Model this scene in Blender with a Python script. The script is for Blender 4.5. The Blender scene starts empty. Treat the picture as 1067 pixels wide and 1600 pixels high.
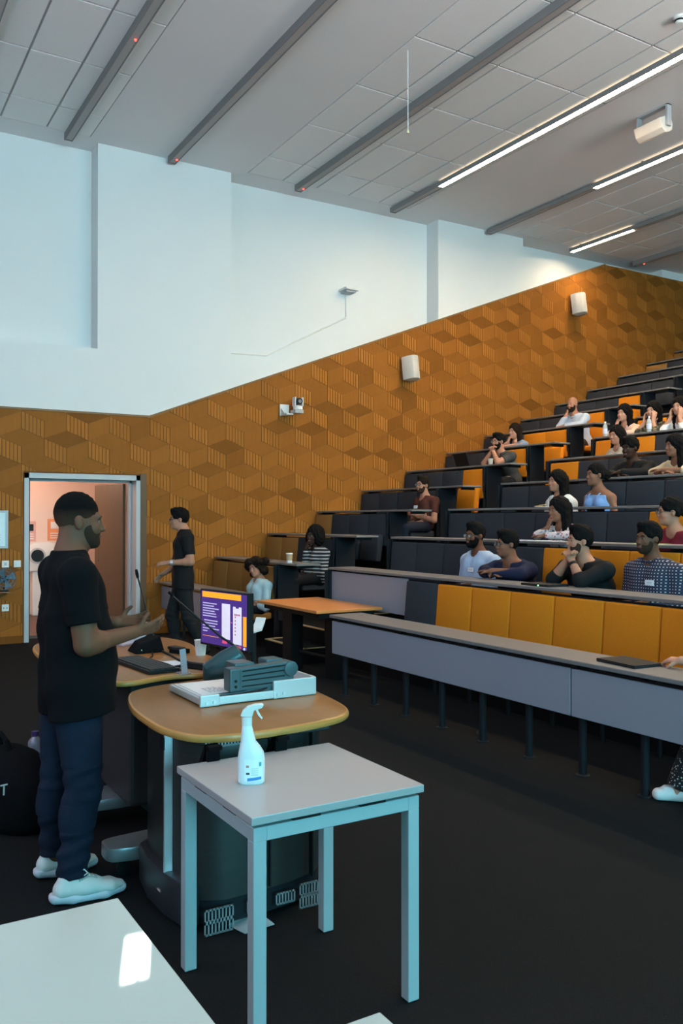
import bpy, bmesh, math, random
import numpy as np
from mathutils import Vector, Matrix
S = bpy.context.scene
C = S.collection
random.seed(7)
PI = math.pi

# ------------------------------------------------------------------ camera
YAW, PITCH = math.radians(31), math.radians(0.5)
fwd = Vector((-math.cos(YAW) * math.cos(PITCH), math.sin(YAW) * math.cos(PITCH), math.sin(PITCH)))
rgt = fwd.cross(Vector((0, 0, 1))).normalized()
upv = rgt.cross(fwd)
cd = bpy.data.cameras.new('camera')
cam = bpy.data.objects.new('camera', cd)
C.objects.link(cam)
cd.sensor_fit = 'VERTICAL'
cd.sensor_height = 24
cd.sensor_width = 24
cd.lens = 24 * 1345 / 1600
cd.clip_start = 0.05
cam.matrix_world = Matrix(((rgt.x, upv.x, -fwd.x, 0), (rgt.y, upv.y, -fwd.y, 0), (rgt.z, upv.z, -fwd.z, 1.65), (0, 0, 0, 1)))
S.camera = cam

# ------------------------------------------------------------------ light and exposure
S.view_settings.view_transform = 'Standard'
S.view_settings.look = 'None'
S.view_settings.gamma = 1
S.view_settings.use_curve_mapping = False
S.view_settings.exposure = -0.18
DAY = (0.22, 0.83, 1.0)
W = bpy.data.worlds.new('world')
S.world = W
W.use_nodes = True
W.node_tree.nodes['Background'].inputs[0].default_value = (0.4, 0.75, 1.0, 1)
W.node_tree.nodes['Background'].inputs[1].default_value = 0.6

def lamp(name, typ, loc, direction, energy, color, **kw):
    d = bpy.data.lights.new(name, typ)
    o = bpy.data.objects.new(name, d)
    C.objects.link(o)
    o.location = loc
    o.rotation_euler = Vector(direction).to_track_quat('-Z', 'Y').to_euler()
    d.energy = energy
    d.color = color
    for k, v in kw.items():
        setattr(d, k, v)
    return o
# daylight of the two big windows in the side wall behind the camera (x = 11)
for _y, _e in ((0.2, 1250), (6.2, 900)):
    lamp('window_daylight', 'AREA', (10.86, _y, 3.4), (-1, 0, 0), _e, DAY, shape='RECTANGLE', size=5.0, size_y=4.2)
# added fill lamps, out of view, that brighten the ceiling and upper wall
for _y in (2.6, 8.6):
    lamp('added_ceiling_fill', 'AREA', (-0.5, _y, 4.6), (-0.62, 0, 0.78), 330, (1.0, 0.86, 0.80), shape='RECTANGLE', size=3.0, size_y=0.5)
SUN_DIR = Vector((-0.884, 0.318, -0.342))
lamp('sun', 'SUN', (16, -5, 9), SUN_DIR, 90, (1.0, 0.97, 0.9), angle=0.0009)

# ------------------------------------------------------------------ materials
MATS = {}
def mat(name, col, rough=0.6, metal=0.0, var=0.06, scale=18.0, bump=0.0, bscale=None, emit=None, estr=1.0, alpha=1.0, trans=0.0, spec=0.5, stretch=None):
    if name in MATS:
        return MATS[name]
    m = bpy.data.materials.new(name)
    m.use_nodes = True
    nt = m.node_tree
    N, L = nt.nodes, nt.links
    b = N['Principled BSDF']
    tc = N.new('ShaderNodeTexCoord')
    mp = N.new('ShaderNodeMapping')
    L.new(tc.outputs['Object'], mp.inputs[0])
    if stretch:
        mp.inputs['Scale'].default_value = stretch
    nz = N.new('ShaderNodeTexNoise')
    nz.inputs['Scale'].default_value = scale
    nz.inputs['Detail'].default_value = 4
    L.new(mp.outputs[0], nz.inputs['Vector'])
    mx = N.new('ShaderNodeMix')
    mx.data_type = 'RGBA'
    c = Vector(col[:3])
    mx.inputs[6].default_value = (*(c * (1 - var)), 1)
    mx.inputs[7].default_value = (*[min(1, q) for q in c * (1 + var)], 1)
    L.new(nz.outputs['Fac'], mx.inputs[0])
    L.new(mx.outputs[2], b.inputs['Base Color'])
    b.inputs['Roughness'].default_value = rough
    b.inputs['Metallic'].default_value = metal
    b.inputs['Specular IOR Level'].default_value = spec
    b.inputs['Alpha'].default_value = alpha
    b.inputs['Transmission Weight'].default_value = trans
    if emit:
        b.inputs['Emission Color'].default_value = (*emit, 1)
        b.inputs['Emission Strength'].default_value = estr
    if bump:
        n2 = N.new('ShaderNodeTexNoise')
        n2.inputs['Scale'].default_value = bscale or scale * 6
        n2.inputs['Detail'].default_value = 3
        L.new(tc.outputs['Object'], n2.inputs['Vector'])
        bp = N.new('ShaderNodeBump')
        bp.inputs['Strength'].default_value = bump
        bp.inputs['Distance'].default_value = 0.01
        L.new(n2.outputs['Fac'], bp.inputs['Height'])
        L.new(bp.outputs[0], b.inputs['Normal'])
    MATS[name] = m
    return m

def pattern(name, kind, c1, c2, c3=None, rough=0.85, p=30.0):
    """cloth with a printed pattern: stripe, check, dots, floral, camo"""
    m = bpy.data.materials.new(name)
    m.use_nodes = True
    nt = m.node_tree
    N, L = nt.nodes, nt.links
    b = N['Principled BSDF']
    b.inputs['Roughness'].default_value = rough
    tc = N.new('ShaderNodeTexCoord')
    def mix(fac, a, bb):
        x = N.new('ShaderNodeMix'); x.data_type = 'RGBA'
        for i, q in ((6, a), (7, bb)):
            if isinstance(q, tuple):
                x.inputs[i].default_value = (*q, 1)
            else:
                L.new(q, x.inputs[i])
        L.new(fac, x.inputs[0])
        return x.outputs[2]
    def step(src, lo, hi):
        r = N.new('ShaderNodeMapRange')
        r.inputs[1].default_value = lo; r.inputs[2].default_value = hi
        L.new(src, r.inputs[0])
        return r.outputs[0]
    def wave(axis, scale, lo, hi, dist=0.0):
        w = N.new('ShaderNodeTexWave')
        w.bands_direction = axis
        w.inputs['Scale'].default_value = scale
        w.inputs['Distortion'].default_value = dist
        w.inputs['Detail'].default_value = 1
        L.new(tc.outputs['Object'], w.inputs['Vector'])
        return step(w.outputs['Fac'], lo, hi)
    if kind == 'stripe':
        out = mix(wave('Z', p, .62, .78, .8), c1, c2)
    elif kind == 'check':
        f1, f2, f3 = wave('X', p, .6, .72), wave('Z', p, .6, .72), wave('Y', p, .7, .8)
        a = mix(f1, c1, c3)
        out = mix(f2, a, c3)
        mm = N.new('ShaderNodeMath'); mm.operation = 'MULTIPLY'
        L.new(f1, mm.inputs[0]); L.new(f2, mm.inputs[1])
        out = mix(mm.outputs[0], out, c2)
    elif kind in ('dots', 'floral', 'camo'):
        if kind == 'camo':
            v = N.new('ShaderNodeTexNoise'); v.inputs['Scale'].default_value = p
            L.new(tc.outputs['Object'], v.inputs['Vector'])
            out = mix(step(v.outputs['Fac'], .48, .5), c1, c2)
            v2 = N.new('ShaderNodeTexNoise'); v2.inputs['Scale'].default_value = p * 1.6
            L.new(tc.outputs['Object'], v2.inputs['Vector'])
            out = mix(step(v2.outputs['Fac'], .58, .6), out, c3)
        else:
            v = N.new('ShaderNodeTexVoronoi'); v.inputs['Scale'].default_value = p
            L.new(tc.outputs['Object'], v.inputs['Vector'])
            out = mix(step(v.outputs['Distance'], .24, .3), c2, c1)
            if c3:
                v2 = N.new('ShaderNodeTexNoise'); v2.inputs['Scale'].default_value = p * .55
                L.new(tc.outputs['Object'], v2.inputs['Vector'])
                out = mix(step(v2.outputs['Fac'], .56, .6), out, c3)
    L.new(out, b.inputs['Base Color'])
    MATS[name] = m
    return m

def wood(name, c1, c2, rough=0.45, scale=3.0, stretch=(1, 1, 1), rand=0.0, spec=0.4):
    m = bpy.data.materials.new(name)
    m.use_nodes = True
    nt = m.node_tree
    N, L = nt.nodes, nt.links
    b = N['Principled BSDF']
    b.inputs['Roughness'].default_value = rough
    b.inputs['Specular IOR Level'].default_value = spec
    tc = N.new('ShaderNodeTexCoord')
    mp = N.new('ShaderNodeMapping')
    mp.inputs['Scale'].default_value = stretch
    L.new(tc.outputs['Object'], mp.inputs[0])
    nz = N.new('ShaderNodeTexNoise')
    nz.inputs['Scale'].default_value = scale
    nz.inputs['Detail'].default_value = 6
    nz.inputs['Distortion'].default_value = 0.4
    L.new(mp.outputs[0], nz.inputs['Vector'])
    mx = N.new('ShaderNodeMix')
    mx.data_type = 'RGBA'
    mx.inputs[6].default_value = (*c1, 1)
    mx.inputs[7].default_value = (*c2, 1)
    L.new(nz.outputs['Fac'], mx.inputs[0])
    out = mx.outputs[2]
    if rand:
        at = N.new('ShaderNodeAttribute')
        at.attribute_name = 'tone'
        hs = N.new('ShaderNodeHueSaturation')
        L.new(at.outputs['Fac'], hs.inputs['Value'])
        L.new(out, hs.inputs['Color'])
        out = hs.outputs[0]
    L.new(out, b.inputs['Base Color'])
    MATS[name] = m
    return m

white_wall = mat('white_wall_paint', (0.72, 0.74, 0.74), 0.8, var=.02, scale=2)
ceiling_m = mat('ceiling_plaster', (0.76, 0.74, 0.74), 0.85, var=.02, scale=2)
tile_m = mat('ceiling_tile_fibre', (0.80, 0.79, 0.78), 0.9, var=.05, scale=60, bump=.15, bscale=150)
grid_m = mat('ceiling_grid_metal', (0.36, 0.35, 0.35), 0.6)
carpet = mat('carpet_charcoal', (0.010, 0.010, 0.011), 0.95, var=.45, scale=110, bump=.6, bscale=260, spec=.15)
tier_m = mat('tier_carpet', (0.007, 0.007, 0.008), 0.95, var=.4, scale=110, bump=.5, bscale=260, spec=.15)
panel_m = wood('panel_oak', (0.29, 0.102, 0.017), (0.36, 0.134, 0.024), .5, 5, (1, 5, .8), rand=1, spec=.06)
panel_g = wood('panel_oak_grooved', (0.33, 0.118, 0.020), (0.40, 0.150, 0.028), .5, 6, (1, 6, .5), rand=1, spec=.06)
back_m = mat('panel_backing_dark', (0.19, 0.066, 0.012), .8)
desk_wood = wood('lectern_oak', (0.21, 0.088, 0.022), (0.29, 0.13, 0.036), .32, 3, (1.2, 9, 1))
desk_edge = wood('lectern_oak_edge', (0.42, 0.19, 0.045), (0.52, 0.26, 0.075), .3, 3, (9, 1.2, 1))
orange_wood = wood('cafe_table_orange_beech', (0.60, 0.215, 0.055), (0.68, 0.26, 0.075), .4, 3, (9, 1, 1))
lam = mat('grey_laminate', (0.27, 0.275, 0.33), .45, var=.03, scale=30)
lam_top = mat('desktop_laminate', (0.175, 0.165, 0.163), .4, var=.05, scale=60)
dark_m = mat('dark_board', (0.010, 0.012, 0.016), .6, spec=.2)
pad_dark = mat('pad_fabric_charcoal', (0.038, 0.042, 0.052), .9, var=.2, scale=80, bump=.3, bscale=300, spec=.2)
pad_or = mat('pad_fabric_mustard', (0.70, 0.225, 0.010), .85, var=.1, scale=80, bump=.3, bscale=300, spec=.2)
pad_or_dim = mat('pad_fabric_mustard_dim', (0.34, 0.17, 0.045), .9, var=.15, scale=80, bump=.3, bscale=300, spec=.2)  # mustard fabric again, with the dim light by the wall put into its colour
blackm = mat('black_plastic', (0.008, 0.008, 0.009), .45, spec=.25, var=.1)
blackmat = mat('black_matte', (0.004, 0.004, 0.005), .9, var=.1, spec=.1)
steel = mat('brushed_steel', (0.10, 0.10, 0.10), .38, .85, var=.12, scale=6, stretch=(1, 1, 12))
alu = mat('aluminium_light', (0.62, 0.65, 0.68), .3, .7, var=.05)
white_lam = mat('white_table_laminate', (0.39, 0.38, 0.385), .28, var=.015, scale=4)
white_gl = mat('white_table_gloss', (0.47, 0.53, 0.51), .18, var=.012, scale=4)
grey_metal = mat('grey_powder_metal', (0.42, 0.48, 0.50), .4, .15, var=.02)
whitep = mat('white_plastic', (0.74, 0.74, 0.72), .4, var=.02)
greyp = mat('grey_plastic', (0.42, 0.42, 0.43), .45, var=.04)
speaker_m = mat('speaker_grey', (0.55, 0.52, 0.48), .6, var=.04)
teal_dark = mat('dark_teal_plastic', (0.045, 0.085, 0.10), .38, var=.08)
silver_tray = mat('silver_tray', (0.58, 0.60, 0.61), .35, .3, var=.03)
paper_m = mat('paper_white', (0.78, 0.78, 0.80), .8, var=.02)
ink = mat('ink_dark', (0.05, 0.05, 0.06), .8)
frame_m = mat('door_frame_paint', (0.46, 0.50, 0.52), .45, var=.02)
leaf_m = wood('door_leaf_veneer', (0.085, 0.055, 0.030), (0.12, 0.078, 0.042), .5, 4, (8, 8, .6))
corr_m = mat('corridor_paint', (0.74, 0.60, 0.53), .8, var=.02, scale=3)
nose_m = mat('stair_nosing_brass', (0.55, 0.42, 0.22), .5, .2, var=.1)
lum_m = mat('luminaire_grey', (0.20, 0.20, 0.20), .55, var=.05)
diff_m = mat('diffuser_off', (0.36, 0.33, 0.32), .5, var=.04)
LIT = (1.0, 0.77, 0.50)
lit_m = mat('diffuser_lit', (0.9, 0.85, 0.75), .5, emit=LIT, estr=130.0)
up_m = mat('upper_diffuser', (0.8, 0.8, 0.75), .5, emit=LIT, estr=1.3)
red_led = mat('red_led', (0.6, 0.02, 0.02), .4, emit=(1, .06, .04), estr=6)
green_led = mat('green_led', (0.1, 0.6, 0.2), .4, emit=(.25, 1, .35), estr=4)

# ------------------------------------------------------------------ mesh helpers
OFF = {}
def setp(o, label=None, cat=None, group=None, kind=None):
    if label: o['label'] = label
    if cat: o['category'] = cat
    if group: o['group'] = group
    if kind: o['kind'] = kind
    return o

def thing(name, label, cat, loc=(0, 0, 0), rz=0.0, group=None, local=False):
    o = bpy.data.objects.new(name, None)
    C.objects.link(o)
    o.empty_display_size = .1
    o.location = loc
    o.rotation_euler = (0, 0, rz)
    OFF[o.name] = Vector((0, 0, 0)) if local else Vector(loc)
    return setp(o, label, cat, group)

class MB:
    def __init__(s):
        s.v, s.f, s.m = [], [], []
    def add(s, vs, fs, mi=0):
        k = len(s.v)
        s.v += [tuple(q) for q in vs]
        s.f += [tuple(i + k for i in q) for q in fs]
        s.m += [mi] * len(fs)
        return s
    def box(s, x0, x1, y0, y1, z0, z1, mi=0):
        vs = [(x, y, z) for z in (z0, z1) for y in (y0, y1) for x in (x0, x1)]
        return s.add(vs, [(0, 2, 3, 1), (4, 5, 7, 6), (0, 1, 5, 4), (2, 6, 7, 3), (0, 4, 6, 2), (1, 3, 7, 5)], mi)
    def obox(s, c, hx, hy, hz, R=None, mi=0):
        c = Vector(c)
        vs = []
        for z in (-hz, hz):
            for y in (-hy, hy):
                for x in (-hx, hx):
                    q = Vector((x, y, z))
                    vs.append(c + (R @ q if R else q))
        return s.add(vs, [(0, 2, 3, 1), (4, 5, 7, 6), (0, 1, 5, 4), (2, 6, 7, 3), (0, 4, 6, 2), (1, 3, 7, 5)], mi)
    def tube(s, pts, r, n=8, mi=0, cap=True):
        pts = [Vector(p) for p in pts]
        rs = r if isinstance(r, (list, tuple)) else [r] * len(pts)
        rings = []
        t0 = (pts[1] - pts[0]).normalized()
        a = Vector((0, 0, 1)) if abs(t0.z) < .9 else Vector((1, 0, 0))
        u = t0.cross(a).normalized()
        for i, p in enumerate(pts):
            t = (pts[min(i + 1, len(pts) - 1)] - pts[max(i - 1, 0)]).normalized()
            u = (u - t * u.dot(t)).normalized()
            w = t.cross(u)
            rings.append([p + u * (rs[i] * math.cos(2 * PI * k / n)) + w * (rs[i] * math.sin(2 * PI * k / n)) for k in range(n)])
        vs = [q for rr in rings for q in rr]
        fs = []
        for i in range(len(pts) - 1):
            for k in range(n):
                fs.append((i * n + k, i * n + (k + 1) % n, (i + 1) * n + (k + 1) % n, (i + 1) * n + k))
        if cap:
            fs.append(tuple(reversed(range(n))))
            fs.append(tuple(range((len(pts) - 1) * n, len(pts) * n)))
        return s.add(vs, fs, mi)
    def cyl(s, a, b, r0, r1=None, n=16, mi=0):
        return s.tube([a, b], [r0, r0 if r1 is None else r1], n, mi)
    def lathe(s, prof, c, n=24, sx=1.0, sy=1.0, mi=0, rz=0.0):
        c = Vector(c)
        vs = []
        for r, z in prof:
            for k in range(n):
                x, y = r * math.cos(2 * PI * k / n) * sx, r * math.sin(2 * PI * k / n) * sy
                vs.append(c + Vector((x * math.cos(rz) - y * math.sin(rz), x * math.sin(rz) + y * math.cos(rz), z)))
        fs = []
        m = len(prof)
        for i in range(m - 1):
            for k in range(n):
                fs.append((i * n + k, i * n + (k + 1) % n, (i + 1) * n + (k + 1) % n, (i + 1) * n + k))
        fs.append(tuple(reversed(range(n))))
        fs.append(tuple(range((m - 1) * n, m * n)))
        return s.add(vs, fs, mi)
    def prism(s, poly, z0, z1, fn=None, mi=0):
        """2-D polygon extruded from z0 to z1; fn maps (u, v, w) to world"""
        fn = fn or (lambda u, v, w: (u, v, w))
        n = len(poly)
        vs = [fn(u, v, z0) for u, v in poly] + [fn(u, v, z1) for u, v in poly]
        fs = [tuple(reversed(range(n))), tuple(range(n, 2 * n))]
        fs += [(k, (k + 1) % n, n + (k + 1) % n, n + k) for k in range(n)]
        return s.add(vs, fs, mi)
    def sphere(s, c, r, n=10, m=7, sc=(1, 1, 1), mi=0):
        c = Vector(c)
        prof = [(max(1e-4, r * math.sin(PI * i / m)), -r * math.cos(PI * i / m)) for i in range(m + 1)]
        k = len(s.v)
        s.lathe(prof, (0, 0, 0), n, mi=mi)
        for i in range(k, len(s.v)):
            q = s.v[i]
            s.v[i] = (c.x + q[0] * sc[0], c.y + q[1] * sc[1], c.z + q[2] * sc[2])
        return s
    def build(s, name, mats, parent=None, smooth=False, bevel=0.0, seg=2, recalc=True, tone=None):
        if not isinstance(mats, (list, tuple)):
            mats = [mats]
        if parent is not None:
            off = OFF[parent.name]
            org = Vector((0, 0, 0))
        else:
            a = np.array(s.v)
            off = Vector(((a[:, 0].min() + a[:, 0].max()) / 2, (a[:, 1].min() + a[:, 1].max()) / 2, a[:, 2].min()))
            org = off
        me = bpy.data.meshes.new(name)
        me.from_pydata([Vector(q) - off for q in s.v], [], s.f)
        for m in mats:
            me.materials.append(m)
        if len(mats) > 1:
            me.polygons.foreach_set('material_index', s.m)
        if recalc or bevel:
            bm = bmesh.new()
            bm.from_mesh(me)
            if recalc:
                bmesh.ops.recalc_face_normals(bm, faces=bm.faces)
            if bevel:
                es = [e for e in bm.edges if len(e.link_faces) == 2 and e.calc_face_angle(0) > .5]
                bmesh.ops.bevel(bm, geom=es, offset=bevel, segments=seg, affect='EDGES', profile=.6)
            bm.to_mesh(me)
            bm.free()
        if smooth:
            me.polygons.foreach_set('use_smooth', [True] * len(me.polygons))
            if smooth == 'angle':
                me.set_sharp_from_angle(angle=math.radians(40))
        if tone is not None:
            at = me.attributes.new('tone', 'FLOAT', 'FACE')
            at.data.foreach_set('value', tone if isinstance(tone, list) else [tone] * len(me.polygons))
        o = bpy.data.objects.new(name, me)
        C.objects.link(o)
        o.location = org
        OFF[o.name] = off
        if parent is not None:
            o.parent = parent
        return o

def B(x0, x1, y0, y1, z0, z1):
    return MB().box(x0, x1, y0, y1, z0, z1)

def clone(o, parent=None, loc=None, name=None):
    c = o.copy()
    C.objects.link(c)
    if parent is not None:
        c.parent = parent
    if loc is not None:
        c.location = loc
    OFF[c.name] = OFF.get(o.name, Vector((0, 0, 0)))
    return c

def clone_tree(o, loc, label=None):
    r = clone(o, None, loc)
    if label: r['label'] = label
    for ch in list(o.children):
        c = clone(ch, r)
        for g in list(ch.children):
            clone(g, c)
    return r

def smooth_closed(pts, sub=6):
    """closed Catmull-Rom curve through 2-D points"""
    out = []
    n = len(pts)
    for i in range(n):
        p0, p1, p2, p3 = [Vector(pts[(i + k - 1) % n]) for k in range(4)]
        for j in range(sub):
            t = j / sub
            q = .5 * ((2 * p1) + (p2 - p0) * t + (2 * p0 - 5 * p1 + 4 * p2 - p3) * t * t + (3 * p1 - p0 - 3 * p2 + p3) * t ** 3)
            out.append((q.x, q.y))
    return out

def inset(poly, d):
    n = len(poly)
    area = sum(poly[i][0] * poly[(i + 1) % n][1] - poly[(i + 1) % n][0] * poly[i][1] for i in range(n))
    sg = 1 if area > 0 else -1
    out = []
    for i in range(n):
        a, c = Vector(poly[i - 1]), Vector(poly[(i + 1) % n])
        t = (c - a).normalized()
        nr = Vector((-t.y, t.x)) * sg
        q = Vector(poly[i]) + nr * d
        out.append((q.x, q.y))
    return out

def slab(poly, z0, z1, r):
    """table top with a rounded edge"""
    mb = MB()
    n = len(poly)
    rings = [(r, z0), (r * .3, z0 + r * .3), (0, z0 + r), (0, z1 - r), (r * .3, z1 - r * .3), (r, z1)]
    for d, z in rings:
        mb.v += [(x, y, z) for x, y in inset(poly, d)]
    for i in range(len(rings) - 1):
        for k in range(n):
            mb.f.append((i * n + k, i * n + (k + 1) % n, (i + 1) * n + (k + 1) % n, (i + 1) * n + k))
            mb.m.append(1)
    mb.f += [tuple(reversed(range(n))), tuple(range((len(rings) - 1) * n, len(rings) * n))]
    mb.m += [0, 0]
    return mb

# ------------------------------------------------------------------ room shell
WX = -12.11                                  # plane of the side wall
YB, YF, XR, CZ = 18.2, -4.8, 11.0, 6.95
TIERS = 15
RY, RZ = 0.875, 0.345
def yk(k): return 4.15 + RY * k
def zk(k): return 0.75 + RZ * k

floor = B(-12.45, XR, YF, yk(1) + .04, -0.1, 0).build('floor', carpet)
setp(floor, kind='structure')
DY0, DY1, DZ = 2.30, 3.89, 2.28             # door opening
wl = MB()
wl.box(-12.75, -12.45, YF, DY0 - .02, -.1, CZ + .1).box(-12.75, -12.45, DY1 + .02, YB, -.1, CZ + .1).box(-12.75, -12.45, DY0 - .02, DY1 + .02, DZ + .02, CZ + .1)
wl.box(-12.45, WX, YF, DY0, 0, 4.05).box(-12.45, WX, DY1, YB, 0, 4.05).box(-12.45, WX, DY0, DY1, DZ, 4.05)
for a, b in ((YF, -.9), (3.28, 5.31), (9.27, 11.27), (15.2, YB)):
    wl.box(-12.45, WX, a, b, 4.05, CZ)
wall_left = wl.build('wall_left', white_wall)
setp(wall_left, kind='structure')
OFFW = OFF[wall_left.name]

# timber cladding of the side wall: backing, panels, edge trim
def top_z(y): return 3.13 if y < 4.02 else min(6.78, 3.13 + .3865 * (y - 4.02))
bk = MB()
def mapw(u, v, w): return (w, u, v)
for poly in ([(YF, 0), (DY0, 0), (DY0, 3.13), (YF, 3.13)], [(DY0, DZ), (4.02, DZ), (4.02, 3.13), (DY0, 3.13)], [(DY1, 0), (4.02, 0), (4.02, DZ), (DY1, DZ)],
             [(4.02, 0), (YB, 0), (YB, 6.78), (13.46, 6.78), (4.02, 3.13)]):
    bk.prism(poly, WX, WX + .012, mapw)
bk.build('panel_backing', back_m, wall_left)
ed = MB()
for (y0, z0), (y1, z1) in (((YF, 3.13), (4.02, 3.13)), ((4.02, 3.13), (13.46, 6.78))):
    ed.prism([(y0, z0 - .005), (y1, z1 - .005), (y1, z1 + .022), (y0, z0 + .022)], WX, WX + .034, mapw)
ed.build('panel_edge_trim', wood('trim_oak', (.20, .10, .035), (.26, .13, .045), .5, 4), wall_left)
for a, b in ((YF, DY0 - .02), (DY1 + .09, 4.9)):
    bb = B(WX + .012, WX + .04, a, b, 0, .10).build('baseboard_left', panel_m, tone=.6)
    setp(bb, kind='structure')

def clip(poly, reg):
    n = len(reg)
    for i in range(n):
        a, b = reg[i], reg[(i + 1) % n]
        out = []
        for j in range(len(poly)):
            p, q = poly[j], poly[(j + 1) % len(poly)]
            sp = (b[0] - a[0]) * (p[1] - a[1]) - (b[1] - a[1]) * (p[0] - a[0])
            sq = (b[0] - a[0]) * (q[1] - a[1]) - (b[1] - a[1]) * (q[0] - a[0])
            if sp >= 0: out.append(p)
            if (sp >= 0) != (sq >= 0):
                t = sp / (sp - sq)
                out.append((p[0] + t * (q[0] - p[0]), p[1] + t * (q[1] - p[1])))
        poly = out
        if len(poly) < 3: return []
    return poly

REG = [[(YF, .1), (DY0 - .02, .1), (DY0 - .02, 3.13), (YF, 3.13)],
       [(DY0 - .02, DZ + .02), (4.02, DZ + .02), (4.02, 3.13), (DY0 - .02, 3.13)],
       [(DY1 + .09, .1), (4.02, .1), (4.02, DZ + .02), (DY1 + .09, DZ + .02)],
       [(4.02, .1), (5.3, .1), (17.9, 5.05), (17.9, 6.78), (13.46, 6.78), (4.02, 3.13)]]
HW, HA, HH = .296, .235, .12                # half width, upright edge, rise of a rhombus
cells = []
for j in range(-8, 16):
    for i in range(-14, 26):
        cy = 4.331 + 2 * HW * i + (HW if j % 2 else 0)
        cz = 2.275 + (HA + HH) * j
        if cy < -.5 or cy > 18.3 or cz < -.3 or cz > 7: continue
        for kind in range(3):
            if kind == 0:   p = [(0, 0), (HW, HH), (0, 2 * HH), (-HW, HH)]
            elif kind == 1: p = [(0, 0), (-HW, HH), (-HW, HH - HA), (0, -HA)]
            else:           p = [(0, 0), (0, -HA), (HW, HH - HA), (HW, HH)]
            cells.append((kind, [(cy + a, cz + b) for a, b in p]))
def shrink(p, d):
    cx = sum(q[0] for q in p) / len(p); cyy = sum(q[1] for q in p) / len(p)
    return [(cx + (q[0] - cx) * (1 - d), cyy + (q[1] - cyy) * (1 - d)) for q in p]
pieces = []
rp = random.Random(3)
for kind, p in cells:
    sub = []
    if kind == 1:
        n = 6
        for s in range(n):
            f0, f1 = (s + .09) / n, (s + .91) / n
            a, b, c, d = p      # a right top, b left top, c left bottom, d right bottom
            lerp = lambda u, v, t: (u[0] + (v[0] - u[0]) * t, u[1] + (v[1] - u[1]) * t)
            sub.append([lerp(b, a, f0), lerp(c, d, f0), lerp(c, d, f1), lerp(b, a, f1)])
        sub = [shrink(q, .016) for q in sub]
    else:
        sub = [shrink(p, .016)]
    polys = []
    for q in sub:
        ar = sum(q[i][0] * q[(i + 1) % len(q)][1] - q[(i + 1) % len(q)][0] * q[i][1] for i in range(len(q)))
        if ar < 0: q = q[::-1]
        for rg in REG:
            r = clip(q, rg)
            if len(r) >= 3:
                a2 = abs(sum(r[i][0] * r[(i + 1) % len(r)][1] - r[(i + 1) % len(r)][0] * r[i][1] for i in range(len(r)))) / 2
                if a2 > 1e-4: polys.append(r)
    if not polys: continue
    cy = sum(q[0] for q in p) / 4; cz = sum(q[1] for q in p) / 4
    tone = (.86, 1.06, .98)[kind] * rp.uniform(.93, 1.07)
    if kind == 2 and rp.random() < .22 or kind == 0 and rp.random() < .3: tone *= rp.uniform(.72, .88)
    pieces.append((math.hypot(WX, cy), kind, polys, tone, cy, cz))
pieces.sort(key=lambda q: q[0])
nind = 0
rest, rest_t, rest_m = MB(), [], 0
for d, kind, polys, tone, cy, cz in pieces:
    th = (.009, .013, .011)[kind]
    single = nind < 300 and cy > 1.85
    mb = MB() if single else rest
    k0 = len(mb.f)
    for r in polys:
        n = len(r)
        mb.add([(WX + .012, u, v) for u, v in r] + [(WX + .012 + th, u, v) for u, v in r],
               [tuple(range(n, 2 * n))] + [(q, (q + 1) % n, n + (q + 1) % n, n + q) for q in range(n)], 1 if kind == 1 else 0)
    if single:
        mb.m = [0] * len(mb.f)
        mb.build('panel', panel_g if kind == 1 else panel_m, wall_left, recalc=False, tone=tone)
        nind += 1
    else:
        rest_t += [tone] * (len(mb.f) - k0)
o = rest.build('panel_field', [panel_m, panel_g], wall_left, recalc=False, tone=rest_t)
setp(o, kind='stuff')

setp(B(-12.75, XR + .2, YB, YB + .2, -.1, CZ + .1).build('wall_back', mat('back_wall_timber', (.12, .055, .018), .6)), kind='structure')
setp(B(-12.75, XR + .2, YF - .2, YF, -.1, CZ + .1).build('wall_front', mat('front_wall_paint', (.75, .75, .75), .8)), kind='structure')
# side wall behind the camera: solid but for a chink above the blinds
wr = MB()
_t = (XR + .02 + 1.77) / .884
SY, SZ = .562 - .318 * _t, .74 + .342 * _t
wr.box(XR, XR + .05, YF, SY - .036, -.1, CZ).box(XR, XR + .05, SY + .036, YB, -.1, CZ).box(XR, XR + .05, SY - .036, SY + .036, -.1, SZ - .044).box(XR, XR + .05, SY - .036, SY + .036, SZ + .044, CZ).box(XR, XR + .006, SY + .012, SY + .016, SZ - .044, SZ + .044)
setp(wr.build('wall_right', mat('right_wall_paint', (.75, .75, .75), .8)), kind='structure')
for n, (a, b) in enumerate(((-2.05, 2.7), (3.7, 8.7))):
    wf = MB()
    for q in ((a - .06, a, 1.24, 5.56), (b, b + .06, 1.24, 5.56), (a, b, 1.24, 1.3), (a, b, 5.5, 5.56), ((a + b) / 2 - .03, (a + b) / 2 + .03, 1.3, 5.5)):
        wf.box(XR - .05, XR, *q)
    w = setp(wf.build('window_%d' % (n + 1), frame_m), kind='structure')
scr_ = thing('projection_screen', 'big lit projection screen on the front wall showing a pale lilac slide', 'screen', (-4.5, -2.9, 2.0))
B(-8.1, -0.9, -2.93, -2.90, 1.95, 6.0).build('screen_border', mat('screen_border', (.02, .02, .02), .7), scr_)
B(-8.0, -1.0, -2.90, -2.89, 2.05, 5.9).build('projected_slide', mat('projected_slide', (.7, .7, .7), .8, emit=(.80, .74, 1.0), estr=2.1), scr_)
MB().cyl((-8.15, -2.93, 6.06), (-.85, -2.93, 6.06), .06, n=12).box(-7.6, -7.56, -2.95, -2.91, 6.06, CZ).box(-1.44, -1.40, -2.95, -2.91, 6.06, CZ).build('roller_case', white_wall, scr_)
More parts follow.
